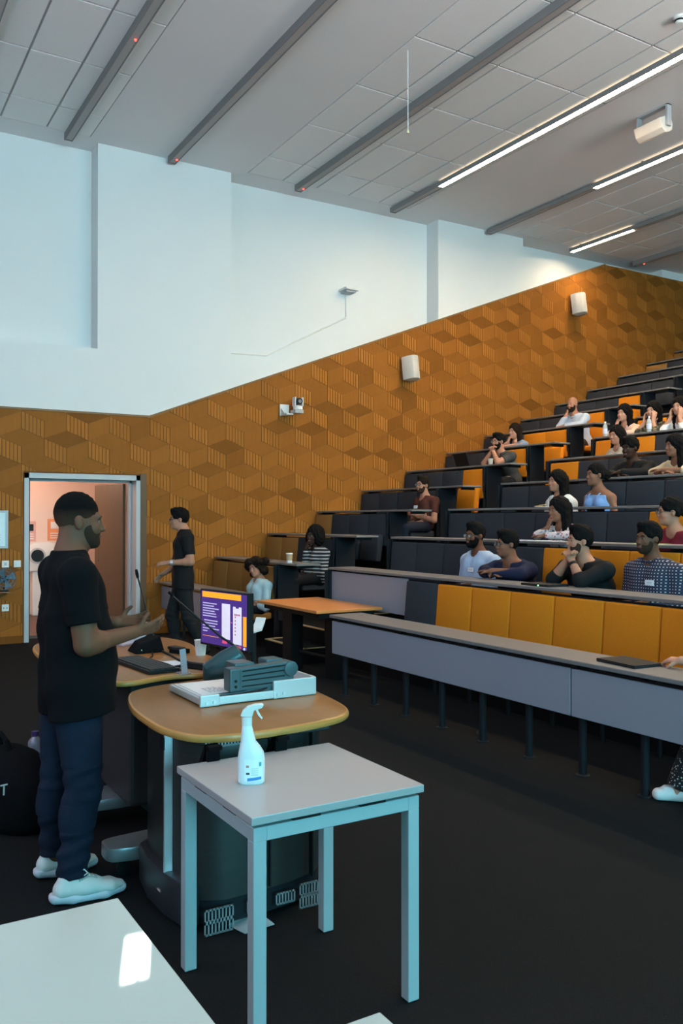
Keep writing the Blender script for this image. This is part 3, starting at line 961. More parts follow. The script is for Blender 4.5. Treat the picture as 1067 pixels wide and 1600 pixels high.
# label wraps the broad side that faces the camera
def lab(u0, u1, z0, z1, m, name, lift=.0006, n=8, tilt=0.0):
    mb = MB()
    vs = []
    for i in range(n + 1):
        u = u0 + (u1 - u0) * i / n
        ww = .0472; dd = .0312
        v = -dd * (max(0, 1 - abs(u / ww) ** 2.6)) ** (1 / 2.6) - lift
        vs += [loc(u, v, z0 + tilt * (u - u0)), loc(u, v, z1 + tilt * (u - u0))]
    return mb.add(vs, [(2 * i, 2 * i + 2, 2 * i + 3, 2 * i + 1) for i in range(n)])
lb = lab(-.022, .040, .014, .088, None, 'label').build('label', mat('label_white', (.80, .84, .84), .5), t, recalc=False)
lab(-.016, -.006, .060, .068, None, '', .0012, 3).build('red_print', mat('print_red', (.6, .22, .2), .6), lb, recalc=False)
lab(-.016, -.004, .036, .043, None, '', .0012, 3).build('black_print', ink, lb, recalc=False)
lab(-.012, .036, .014, .024, None, '', .0012, 6, .1).build('blue_band', mat('print_blue', (.04, .22, .55), .6), lb, recalc=False)
lab(.028, .036, .064, .078, None, '', .0012, 3).build('teal_print', mat('print_teal', (.08, .32, .36), .6), lb, recalc=False)
mb = MB()
for q in range(4):
    s = lab(.002, .026, .034 + q * .007, .0365 + q * .007, None, '', .0012, 3)
    mb.add(s.v, s.f)
mb.build('small_print', mat('print_grey', (.45, .55, .55), .7), lb, recalc=False)

# ------------------------------------------------------------------ lectern
lec = thing('lectern', 'curved lectern with oak tops and grey steel body beside the standing speaker', 'lectern', (-4.2, 1.5, 0))
near = smooth_closed([(-3.99, 1.23), (-3.72, 1.155), (-3.45, 1.135), (-3.25, 1.145), (-3.09, 1.21), (-3.03, 1.34), (-3.02, 1.52), (-3.05, 1.75), (-3.11, 1.89), (-3.24, 1.97), (-3.55, 2.02), (-3.93, 2.04), (-4.12, 1.98), (-4.19, 1.82), (-4.15, 1.55), (-4.09, 1.33)], 5)
slab(near, .80, .832, .012).build('near_top', [desk_wood, desk_edge], lec, smooth='angle')
far = smooth_closed([(-4.13, 1.26), (-4.19, 1.50), (-4.15, 1.74), (-4.3, 1.88), (-4.6, 1.93), (-4.85, 1.92), (-5.15, 2.0), (-5.42, 2.0), (-5.65, 1.88), (-5.8, 1.55), (-5.78, 1.25), (-5.6, 1.12), (-5.2, 1.07), (-4.7, 1.09), (-4.3, 1.16)], 5)
slab(far, .834, .862, .012).build('far_top', [desk_wood, desk_edge], lec, smooth='angle')
foot = [(-3.86, 1.34), (-3.80, 1.26), (-3.66, 1.235), (-3.46, 1.235), (-3.32, 1.255), (-3.24, 1.30), (-3.20, 1.38), (-3.205, 1.52), (-3.22, 1.68), (-3.26, 1.82), (-3.32, 1.88), (-3.86, 1.88)]
MB().prism(foot, .13, .80).build('body_panel', steel, lec, smooth='angle')
MB().prism(inset(foot, .012), .03, .13).build('plinth', dark_m, lec, smooth='angle')
bump = [(-3.86, 1.30), (-3.80, 1.22), (-3.62, 1.195), (-3.42, 1.20), (-3.30, 1.225), (-3.235, 1.275), (-3.30, 1.32), (-3.86, 1.36)]
MB().prism(bump, .02, .20).build('bumper', mat('bumper_grey', (.035, .035, .042), .4, .3), lec, smooth='angle', bevel=.02)
MB().prism([(-3.455, 1.240), (-3.432, 1.205), (-3.424, 1.206), (-3.418, 1.240)], .05, .77).build('edge_strip', mat('highlight_strip', (.95, .88, .92), .38, .9), lec, bevel=.002)  # seam profile, coloured pinkish white to stand in for a bright reflection
B(-3.46, -3.42, 1.198, 1.206, .70, .75).build('latch', blackm, lec, bevel=.002)
mb = MB()
for y in (1.50, 1.58, 1.78):
    mb.box(-3.228, -3.196, y - .003, y + .003, .14, .78)
mb.build('panel_joint', blackm, lec)
def grill(y0, y1, z0, z1, x, rows=1):
    mb = MB()
    hgt = (z1 - z0) / rows
    n = max(3, int((y1 - y0) / .014))
    for r in range(rows):
        a, b = z0 + r * hgt, z0 + (r + 1) * hgt
        mb.box(x, x + .004, y0, y1, a, a + .007).box(x, x + .004, y0, y1, b - .007, b)
        for i in range(n + 1):
            y = y0 + (y1 - y0 - .006) * i / n
            mb.box(x, x + .004, y, y + .006, a, b)
    return mb
grill(1.29, 1.46, .745, .795, -3.19).build('vent_grille', alu, lec)
grill(1.285, 1.41, .012, .115, -3.185, 2).build('vent_grille', alu, lec)
grill(1.47, 1.55, .055, .11, -3.19, 1).build('vent_grille', alu, lec)
grill(1.60, 1.69, .06, .11, -3.19, 1).build('vent_grille', alu, lec)
grill(1.70, 1.83, .03, .135, -3.17, 2).build('vent_grille', alu, lec)
B(-3.22, -3.19, 1.46, 1.86, .75, .795).build('top_rail', steel, lec, bevel=.006)
for y in (1.26, 1.545):
    mb = MB().box(-3.045, -3.03, y - .025, y + .025, .74, .79).box(-3.06, -3.008, y - .025, y + .025, .785, .80)
    mb.prism([(-3.06, .80), (-3.045, .80), (-3.10, .70), (-3.14, .66), (-3.155, .67)], y - .025, y + .025, lambda u, v, w: (u, w, v))
    mb.build('strap', blackmat, lec)
B(-5.45, -4.35, 1.35, 1.86, .17, .834).build('far_cabinet', mat('cabinet_dark', (.03, .03, .033), .5), lec, bevel=.02)
B(-5.5, -3.86, 1.45, 1.60, .12, .20).build('base_beam', mat('beam_grey', (.16, .17, .18), .35, .5), lec, bevel=.02)
mb = MB().prism(smooth_closed([(-4.05, 1.13), (-3.98, 1.11), (-3.91, 1.13), (-3.88, 1.25), (-3.88, 1.40), (-4.06, 1.40), (-4.07, 1.25)], 4), .085, .15)
ft = mb.build('foot', mat('foot_grey', (.28, .30, .32), .3, .5), lec, smooth='angle', bevel=.012)
MB().cyl((-3.99, 1.2, .037), (-3.95, 1.2, .037), .036, n=16).build('caster', blackm, ft)
mb = MB().prism(smooth_closed([(-4.82, 1.20), (-4.72, 1.16), (-4.6, 1.2), (-4.6, 1.5), (-4.82, 1.5)], 4), .10, .16)
ft = mb.build('foot', mat('foot_grey', (.28, .30, .32)), lec, smooth='angle', bevel=.012)
MB().cyl((-4.74, 1.26, .045), (-4.69, 1.26, .045), .044, n=16).build('caster', blackm, ft)
pm = MB()
pm.add([(-3.24, 1.41, .004), (-3.14, 1.44, .004), (-3.14, 1.57, .01), (-3.25, 1.53, .04), (-3.24, 1.41, .007), (-3.14, 1.44, .007), (-3.14, 1.57, .013), (-3.25, 1.53, .043)],
       [(3, 2, 1, 0), (4, 5, 6, 7), (0, 1, 5, 4), (1, 2, 6, 5), (2, 3, 7, 6), (3, 0, 4, 7)])
setp(pm.build('fallen_sheet', mat('sheet_grey', (.42, .44, .45), .6)), 'loose grey sheet lying on the carpet under the lectern grilles', 'sheet')
# keyboard
kb = thing('keyboard', 'black computer keyboard lying on the far lectern top', 'keyboard', (-4.5, 1.46, .862))
R = Matrix.Rotation(math.radians(5), 3, 'Z')
kc = Vector((-4.50, 1.475, .872))
MB().obox(kc, .25, .085, .009, R).build('body', blackm, kb, bevel=.004)
mb = MB()
for r in range(5):
    for q in range(17):
        mb.obox(kc + R @ Vector((-.226 + q * .0283, -.06 + r * .028, .012)), .012, .012, .004, R)
mb.build('key_caps', mat('key_black', (.02, .02, .022), .5), kb)
# document camera
vis = thing('document_camera', 'silver document camera with folded dark teal arm on near lectern top', 'document camera', (-3.73, 1.68, .832))
tr = MB().box(-3.94, -3.53, 1.41, 1.97, .836, .866)
tr.build('base_tray', silver_tray, vis, bevel=.006)
mb = MB().box(-3.535, -3.515, 1.40, 1.49, .834, .885).box(-3.535, -3.515, 1.755, 1.975, .834, .915).box(-3.535, -3.52, 1.49, 1.76, .836, .872)
mb.box(-3.94, -3.53, 1.965, 1.98, .836, .915)
mb.build('side_rail', silver_tray, vis, bevel=.005)
mb = MB()
for y, z in ((1.43, .846), (1.465, .848), (1.775, .85), (1.805, .852)):
    mb.cyl((-3.516, y, z + .004), (-3.510, y, z + .004), .008, n=12)
setp(mb.build('screw_head', alu, vis), kind='stuff')
B(-3.92, -3.56, 1.425, 1.95, .866, .869).build('platform', mat('platform_white', (.66, .66, .7), .5), vis)
mb = MB().prism([(1.62, .868), (1.82, .868), (1.87, .90), (1.87, .955), (1.82, .965), (1.77, .935), (1.72, .90), (1.62, .880), (1.47, .876), (1.47, .868)], -3.575, -3.54, lambda u, v, w: (w, u, v))
mb.build('arm_bracket', teal_dark, vis, bevel=.005)
def bar(y0, z0, y1, z1, hz, x0, x1, name):
    a = math.atan2(z1 - z0, y1 - y0)
    R = Matrix.Rotation(a, 3, 'X')
    c = Vector(((x0 + x1) / 2, (y0 + y1) / 2, (z0 + z1) / 2))
    L = math.hypot(y1 - y0, z1 - z0) / 2
    o = MB().obox(c, (x1 - x0) / 2, L, hz, R).build(name, teal_dark, vis, bevel=.006)
    g = MB().obox(c + R @ Vector(((x1 - x0) / 2, .02, -hz * .35)), .002, L * .78, .003, R).obox(c + R @ Vector(((x1 - x0) / 2, .02, hz * .5)), .002, L * .78, .003, R)
    g.build('slot', blackm, o)
    return o
bar(1.555, .912, 1.83, .918, .030, -3.60, -3.535, 'lower_arm')
bar(1.555, .955, 1.85, .968, .026, -3.60, -3.535, 'upper_arm')
B(-3.605, -3.53, 1.545, 1.60, .882, .985).build('arm_knuckle', teal_dark, vis, bevel=.008)
MB().cyl((-3.61, 1.85, .962), (-3.525, 1.85, .962), .034, n=24).build('pivot_drum', teal_dark, vis, smooth='angle', bevel=.003)
B(-3.72, -3.60, 1.60, 1.70, .965, .995).build('camera_head', teal_dark, vis, bevel=.01)
B(-3.70, -3.605, 1.76, 1.85, .965, 1.0).build('lamp_head', teal_dark, vis, bevel=.01)
mb = MB()
for y in (1.572,):
    for z in (.905, .93): mb.cyl((-3.531, y, z), (-3.527, y, z), .007, n=10)
mb.build('knob', blackm, vis)
MB().tube([(-3.56, 1.80, .90), (-3.535, 1.70, .878), (-3.53, 1.58, .871), (-3.532, 1.48, .870)], .005, 6).build('cable', blackm, vis)
ps = thing('printed_sheet', 'white printed sheet lying on the document camera tray', 'paper', (-3.75, 1.6, .869))
B(-3.89, -3.60, 1.44, 1.66, .8695, .8715).build('sheet', paper_m, ps)
mb = MB()
rr = random.Random(5)
for q in range(7):
    x = -3.74 + q * .016
    y = 1.49
    while y < 1.49 + .07 + .02 * q:
        w = rr.uniform(.008, .022)
        mb.box(x, x + .0035, y, y + w, .8715, .8720)
        y += w + .006
setp(mb.build('printed_line', mat('ink_grey', (.22, .22, .25), .8), ps), kind='stuff')
# monitor with slide
A, Bp = Vector((-4.571, 1.819, 0)), Vector((-4.112, 1.903, 0))
ux = (Bp - A).normalized()
nx = Vector((ux.y, -ux.x, 0))
mon = thing('monitor', 'flat monitor showing a purple slide with orange bars on the lectern', 'monitor', ((A.x + Bp.x) / 2, (A.y + Bp.y) / 2 + .05, .862))
ZB, ZT = .950, 1.262
MWD = (Bp - A).length
def mp(u, z, d): q = A + ux * (u * MWD) + nx * d; return (q.x, q.y, ZB + (ZT - ZB) * z)
def mbox(u0, u1, z0, z1, d0, d1, mb=None):
    mb = mb or MB()
    mb.prism([(u0, z0), (u1, z0), (u1, z1), (u0, z1)], d0, d1, lambda u, v, w: mp(u, v, w))
    return mb
mbox(0, 1, 0, 1, -.035, 0).build('housing', blackm, mon, bevel=.004)
purp = mat('slide_purple', (.05, .02, .16), .3, emit=(.055, .022, .17), estr=1.0)
orng = mat('slide_orange', (.8, .35, .02), .4, emit=(1.0, .36, .015), estr=.9)
whts = mat('slide_white', (.7, .66, .75), .4, emit=(.78, .70, .82), estr=.75)
pink = mat('slide_pink', (.7, .1, .2), .4, emit=(.85, .07, .16), estr=.8)
lila = mat('slide_text', (.5, .45, .65), .4, emit=(.55, .48, .72), estr=.75)
greyd = mat('slide_grey', (.5, .45, .55), .4, emit=(.45, .40, .50), estr=.7)
scr = mbox(.025, .975, .04, .97, 0, .001).build('screen', purp, mon)
mbox(.05, .86, .86, .96, .001, .0016).build('orange_bar', orng, scr)
mbox(.90, .965, .10, .60, .001, .0016).build('orange_bar', orng, scr)
for u0, u1, z0, z1 in ((.47, .64, .17, .78), (.70, .87, .11, .75)):
    mb = mbox(u0, u1, z0, z1, .001, .0016)
    mb.build('phone_picture', whts, scr)
mb = MB()
rr = random.Random(2)
for q in range(14):
    z = .24 + q * .036
    mbox(.49, .49 + rr.uniform(.04, .12), z, z + .006, .0016, .002, mb)
mb.build('phone_detail', greyd, scr)
mbox(.755, .815, .725, .755, .0016, .002).build('phone_notch', purp, scr)
mb = MB()
for q in range(6): mbox(.735, .757, .26 + q * .06, .285 + q * .06, .0016, .002, mb)
for q in range(4): mbox(.73 + q * .03, .75 + q * .03, .60, .63, .0016, .002, mb)
mb.build('phone_dot', mat('slide_plum', (.4, .06, .12), .5, emit=(.35, .05, .13), estr=.7), scr)
mb = MB()
mbox(.48, .58, .09, .14, .001, .0016, mb); mbox(.74, .86, .05, .09, .001, .0016, mb); mbox(.66, .68, .46, .48, .001, .0016, mb)
mb.build('pink_tag', pink, scr)
mb = MB()
rr = random.Random(9)
for q in range(6): mbox(.06, .06 + rr.uniform(.24, .36), .52 + q * .045, .538 + q * .045, .001, .0016, mb)
for q in range(5): mbox(.06 + (.03 if q == 4 else 0), .06 + (.10 if q == 0 else rr.uniform(.26, .36)), .25 + q * .048, .268 + q * .048, .001, .0016, mb)
mb.build('slide_text_line', lila, scr)
mbox(.06, .40, .17, .178, .001, .0016).build('orange_line', orng, scr)
MB().sphere(mp(.93, .06, .002), .008, 8, 6).build('lilac_dot', lila, scr)
q = A.lerp(Bp, .55)
MB().box(q.x - .03, q.x + .03, q.y + .05, q.y + .08, .87, 1.1).build('stand', blackm, mon)
MB().lathe([(.10, 0), (.10, .008), (.04, .014)], (q.x, q.y + .06, .863), 20, 1.2, .8).build('stand_base', blackm, mon)
# gooseneck microphones
m1 = thing('gooseneck_microphone', 'upright gooseneck microphone on a black base with green light', 'microphone', (-4.98, 1.62, .862), group='gooseneck microphones on the lectern')
mb = MB()
mb.add([(-5.10, 1.56, .862), (-4.93, 1.56, .862), (-4.93, 1.74, .862), (-5.10, 1.74, .862), (-5.075, 1.60, .925), (-4.955, 1.60, .915), (-4.955, 1.72, .955), (-5.075, 1.72, .965)],
       [(3, 2, 1, 0), (4, 5, 6, 7), (0, 1, 5, 4), (1, 2, 6, 5), (2, 3, 7, 6), (3, 0, 4, 7)])
mb.build('base', blackmat, m1, bevel=.008)
MB().sphere((-4.945, 1.60, .880), .009, 8, 6).build('green_light', green_led, m1)
MB().tube([(-5.02, 1.70, .95), (-5.06, 1.68, 1.06), (-5.15, 1.665, 1.22), (-5.20, 1.66, 1.29)], [.006, .0055, .005, .005], 8).build('gooseneck', blackm, m1)
MB().tube([(-5.20, 1.66, 1.29), (-5.213, 1.658, 1.315), (-5.222, 1.656, 1.34)], [.008, .011, .008], 8).build('capsule', blackmat, m1)
m2 = thing('gooseneck_microphone', 'slanting gooseneck microphone on a dark teal drum base before the monitor', 'microphone', (-4.0, 1.75, .84), group='gooseneck microphones on the lectern')
a = Vector((-4.03, 1.665, .885)); b = Vector((-3.985, 1.80, .972))
ax = (b - a).normalized()
MB().tube([a + Vector((0, 0, -.035)), a, a.lerp(b, .5), b, b + ax * .012], [.045, .062, .066, .058, .035], 22).build('drum_base', mat('drum_teal', (.03, .075, .085), .3, .2), m2, smooth='angle')
MB().lathe([(.06, 0), (.06, .01)], (-4.02, 1.70, .834), 18).build('foot_plate', greyp, m2)
MB().tube([b + Vector((0, -.01, .03)), (-4.03, 1.72, 1.055), (-4.10, 1.60, 1.17), (-4.17, 1.50, 1.272)], [.006, .006, .005, .005], 8).build('gooseneck', blackm, m2)
MB().tube([(-4.165, 1.51, 1.265), (-4.178, 1.492, 1.284)], [.008, .007], 8).build('capsule', blackmat, m2)
# small things on the far top
mb = MB().tube([(-4.92, 1.72, .87), (-4.78, 1.72, .866), (-4.6, 1.70, .866), (-4.45, 1.72, .868), (-4.32, 1.78, .868), (-4.27, 1.83, .90), (-4.25, 1.86, .95)], .007, 7)
setp(mb.build('power_cable', blackm), 'thick black cable curling across the far lectern top', 'cable')
mb = MB().tube([(-4.93, 1.66, .868), (-4.8, 1.62, .866), (-4.72, 1.57, .866), (-4.5, 1.60, .866), (-4.28, 1.60, .866), (-4.25, 1.56, .866), (-4.25, 1.50, .868)], .004, 6)
setp(mb.build('keyboard_cable', blackm), 'thin black cable between microphone base and keyboard', 'cable')
setp(MB().box(-4.60, -4.38, 1.585, 1.685, .8625, .8645).build('paper_card', paper_m), 'white paper card lying on the far lectern top', 'paper')
setp(MB().obox((-4.335, 1.70, .8665), .11, .05, .002, Matrix.Rotation(.5, 3, 'Z')).build('dark_card', blackmat), 'flat black pad lying below the monitor', 'pad')
t = thing('clear_ruler_stand', 'narrow clear plastic strip standing upright on the lectern', 'sign stand', (-4.20, 1.58, .862))
clear = mat('clear_plastic', (.55, .56, .65), .15, alpha=.4)
MB().obox((-4.20, 1.58, .925), .004, .016, .062, Matrix.Rotation(.1, 3, 'X')).build('strip', clear, t)
B(-4.23, -4.17, 1.55, 1.61, .862, .868).build('base', clear, t)
t = thing('paper_cup', 'white paper cup at the back edge of the lectern behind monitor', 'cup', (-4.72, 1.88, .862))
MB().lathe([(.028, 0), (.036, .085), (.038, .088), (.034, .085), (.026, .006)], (-4.72, 1.88, .862), 18).build('cup_body', whitep, t, smooth='angle')
t = thing('laptop', 'silver laptop standing open behind the microphone with green light', 'laptop', (-5.45, 1.66, .862))
R = Matrix.Rotation(math.radians(20), 3, 'Z')
MB().obox((-5.42, 1.63, .869), .12, .09, .007, R).build('keyboard_base', mat('laptop_lilac_silver', (.42, .38, .48), .4, .3), t, bevel=.004)
MB().obox(Vector((-5.46, 1.63, .925)) + R @ Vector((0, .12, 0)), .11, .005, .065, R @ Matrix.Rotation(-.3, 3, 'X')).build('lid', mat('laptop_lid', (.40, .50, .54), .35, .3), t, bevel=.003)
MB().obox((-4.85, 1.80, .875), .05, .035, .012, Matrix.Rotation(.4, 3, 'Z')).build('black_box', blackmat)
setp(C.objects['black_box'], 'small flat black box near the back edge of the lectern', 'box')
o = MB().obox((-4.98, 1.83, .872), .06, .03, .010, Matrix.Rotation(.2, 3, 'Z')).build('eyeglass_case', blackm, bevel=.008)
setp(o, 'low rounded black case behind the small black box', 'case')
t = thing('plastic_tray', 'pale curved plastic tray showing beside the monitor edge', 'tray', (-6.9, 3.3, 0))
bx = (-6.55, 3.02)
mb = MB()
pr_ = [(0, .71), (.30, .72), (.38, .80), (.42, .86), (.39, .86), (.35, .81), (.28, .75), (0, .74)]
mb.prism([(u, v) for u, v in pr_], -.12, .12, lambda u, v, w: (bx[0] - .30 * u - w * .35, bx[1] + .46 * u - w * .2, .70 + (v - .71) * .75))
mb.build('tray', whitep, t, bevel=.006)
mb = MB().cyl((-6.60, 3.1, .02), (-6.60, 3.1, .71), .025, n=10).lathe([(.2, 0), (.2, .015), (.03, .03)], (-6.60, 3.1, 0), 18)
mb.build('stand', blackm, t)
t.location = (-6.68, 3.2, 0); OFF[t.name] = Vector((-6.68, 3.2, 0))
for ch in t.children:
    ch.data.transform(Matrix.Translation(Vector((-6.9, 3.3, 0)) - Vector((-6.68, 3.2, 0))))

# ------------------------------------------------------------------ bag and small things on desks
bag = thing('backpack', 'black backpack slumped on the carpet behind the speaker, pale letters on it', 'bag', (-5.1, .85, 0))
mb = MB()
prof = [(.24, 0), (.27, .05), (.27, .18), (.24, .28), (.16, .36), (.06, .40)]
mb.lathe(prof, (-5.02, .90, 0), 20, 1.35, .75, rz=.2)
mb.build('body', blackmat, bag, smooth=True)
mb = MB().lathe([(.14, .04), (.16, .08), (.16, .22), (.10, .28)], (-4.98, .74, 0), 16, 1.2, .6, rz=.2)
mb.build('front_pocket', blackmat, bag, smooth=True)
mb = MB().tube([(-5.12, .86, .37), (-5.14, .84, .45), (-5.06, .84, .47), (-4.98, .86, .44), (-4.95, .88, .37)], .014, 8)
mb.build('strap', blackmat, bag)
lt = mat('letter_pale', (.45, .52, .52), .7)
def letter(strokes, name):
    mb = MB()
    Rl = Matrix.Rotation(.55, 3, 'Z')
    for (x0, z0, x1, z1) in strokes:
        q0 = Vector((-4.725, .80, .225))
        mb.tube([q0 + Vector((x0 * .36, x0 * .62, z0 * .8)), q0 + Vector((x1 * .36, x1 * .62, z1 * .8))], .0045, 5)
    return mb.build(name, lt, bag)
letter([(-.02, .06, .03, .07), (.006, .065, .004, 0)], 'letter')
letter([(-.09, .02, -.07, -.01), (-.07, -.01, -.06, .02)], 'letter')
letter([(-.10, .16, -.07, .175), (-.07, .175, -.065, .19), (-.065, .19, -.08, .19)], 'letter')
t = thing('water_bottle', 'clear water bottle with purple cap standing behind the backpack', 'bottle', (-5.72, 1.16, 0))
bc = (-5.72, 1.16, 0)
MB().lathe([(.04, 0), (.045, .02), (.045, .16), (.043, .19), (.047, .21), (.044, .24), (.024, .265), (.02, .275)], bc, 18).build('bottle_body', mat('clear_bottle', (.42, .42, .5), .08, alpha=.55, metal=.2), t, smooth=True)
MB().lathe([(.023, .27), (.023, .30)], bc, 14).build('cap', mat('cap_purple', (.05, .025, .12), .4), t)
MB().lathe([(.0465, .10), (.0465, .17)], bc, 18).build('wrapper', mat('wrapper_blue', (.18, .20, .32), .4), t)

def cup(x, y, z, r, h, label, kind='paper'):
    if kind == 'paper':
        t = thing('paper_cup', label, 'cup', (x, y, z))
        MB().lathe([(r * .75, 0), (r * .95, h * .95)], (x, y, z), 16).build('cup_body', mat('kraft_cup', (.48, .33, .20), .7), t, smooth='angle')
        MB().lathe([(r * 1.02, h * .93), (r * 1.02, h), (r * .9, h * 1.04)], (x, y, z), 16).build('lid', whitep, t)
        MB().lathe([(r * .76, -.0), (r * .80, h * .25)], (x, y, z + .001), 16, 1.02, 1.02).build('base_band', whitep, t)
    else:
        t = thing('plastic_cup', label, 'cup', (x, y, z))
        MB().lathe([(r * .7, 0), (r, h), (r * .95, h), (r * .66, .004)], (x, y, z), 18).build('cup_body', mat('clear_cup', (.62, .62, .60), .1, alpha=.45), t, smooth='angle')
        MB().lathe([(r * .66, .004), (r * .74, h * .33)], (x, y, z), 16).build('juice', mat('juice', (.75, .42, .03), .2), t)
    return t
cup(-9.80, 4.83 + .28, zk(1), .045, .12, 'brown paper cup with white lid before the person in stripes')
cup(-6.93, yk(3) + .10, zk(3), .042, .115, 'clear plastic cup of juice on the middle desk before woman in white', 'juice')
cup(-10.03, yk(5) + .14, zk(5), .042, .10, 'clear cup of juice before the man with clasped hands by the wall', 'juice')
t = thing('snack_plate', 'flat plate with biscuits on the desk beside the juice cup', 'plate', (-7.12, yk(3) + .12, zk(3)))
MB().lathe([(.05, 0), (.085, .008), (.085, .012), (.05, .006)], (-7.12, yk(3) + .12, zk(3)), 18).build('plate', whitep, t)
for q in range(4):
    MB().obox((-7.16 + .03 * q, yk(3) + .10 + .01 * (q % 2), zk(3) + .016 + .004 * q), .022, .018, .006, Matrix.Rotation(q, 3, 'Z')).build('biscuit', mat('biscuit', (.55, .34, .12), .8), t, bevel=.003)
def bottle(x, y, z, label):
    t = thing('water_bottle', label, 'bottle', (x, y, z), group='water bottles on the upper desk')
    MB().lathe([(.028, 0), (.032, .015), (.032, .14), (.030, .16), (.012, .195), (.012, .205)], (x, y, z), 16).build('bottle_body', mat('bottle_pet', (.7, .72, .74), .12, alpha=.6), t, smooth=True)
    MB().lathe([(.014, .2), (.014, .222)], (x, y, z), 12).build('cap', whitep, t)
    MB().lathe([(.0335, .05), (.0335, .12)], (x, y, z), 16).build('wrapper', mat('wrapper_lilac', (.62, .64, .78), .5), t)
bottle(-8.62 + .06, yk(6) + .12, zk(6), 'clear water bottle at the aisle end of desk before woman in peach')
bottle(-7.80, yk(6) + .12, zk(6), 'clear water bottle before the woman holding both cheeks')
def flat_laptop(x, y, z, rz, label, m, led=None):
    t = thing('laptop', label, 'laptop', (x, y, z))
    R = Matrix.Rotation(rz, 3, 'Z')
    MB().obox((x, y, z + .006), .165, .115, .005, R).build('keyboard_base', m, t, bevel=.003)
    MB().obox((x, y, z + .0155), .165, .115, .0045, R).build('lid', m, t, bevel=.003)
    if led:
        MB().sphere(Vector((x, y, z + .01)) + R @ Vector((.05, -.117, 0)), .006, 6, 5).build('status_light', green_led, t)
    return t
flat_laptop(-3.69, 4.31, .75, -.10, 'closed black laptop lying on the long front desk', mat('laptop_black', (.014, .012, .013), .6, spec=.25))
flat_laptop(-5.32, yk(1) + .16, zk(1), -.03, 'closed dark laptop with tiny green light before the man in black hoodie', mat('laptop_black', (.022, .02, .022)), True)
t = thing('laptop', 'open black laptop before the man with clasped hands by the wall', 'laptop', (-10.62, yk(5) + .17, zk(5)))
MB().obox((-10.62, yk(5) + .19, zk(5) + .007), .16, .11, .006).build('keyboard_base', blackm, t)
MB().obox((-10.62, yk(5) + .05, zk(5) + .11), .16, .005, .11, Matrix.Rotation(.35, 3, 'X')).build('lid', blackm, t)
def sheet(x, y, z, rz, label, m, w=.15, h=.105):
    o = MB().obox((x, y, z + .002), w, h, .0015, Matrix.Rotation(rz, 3, 'Z')).build('paper_sheet', m)
    setp(o, label, 'paper')
sheet(-6.18, yk(2) + .14, zk(2), .2, 'white paper under the arms of the woman in flower print', paper_m)
sheet(-6.55, yk(2) + .12, zk(2), -.1, 'lilac notebook at the elbow of the woman in flower print', mat('paper_lilac', (.62, .58, .74), .8), .11)
sheet(-4.93, yk(2) + .13, zk(2), .1, 'yellow-green notebook on the desk before the woman in red top', mat('paper_lime', (.50, .56, .22), .8), .13)
o = MB().obox((-3.20, 4.33, .757), .04, .075, .005, Matrix.Rotation(-1.1, 3, 'Z')).build('phone', mat('phone_pink', (.6, .12, .22), .4), bevel=.003)
setp(o, 'pink phone lying by the hand on the long front desk', 'phone')

# ------------------------------------------------------------------ people: one smooth skin grown from a distance field
V = lambda *a: np.array(a, float)
def unit(a): return a / np.linalg.norm(a)
def rot(yaw=0, pitch=0, roll=0):
    """degrees; the face looks along -Y at zero. yaw turns to +X, pitch nods down, roll tips to +X"""
    return np.array(Matrix.Rotation(math.radians(yaw), 3, 'Z') @ Matrix.Rotation(math.radians(pitch), 3, 'X') @ Matrix.Rotation(math.radians(roll), 3, 'Y'))

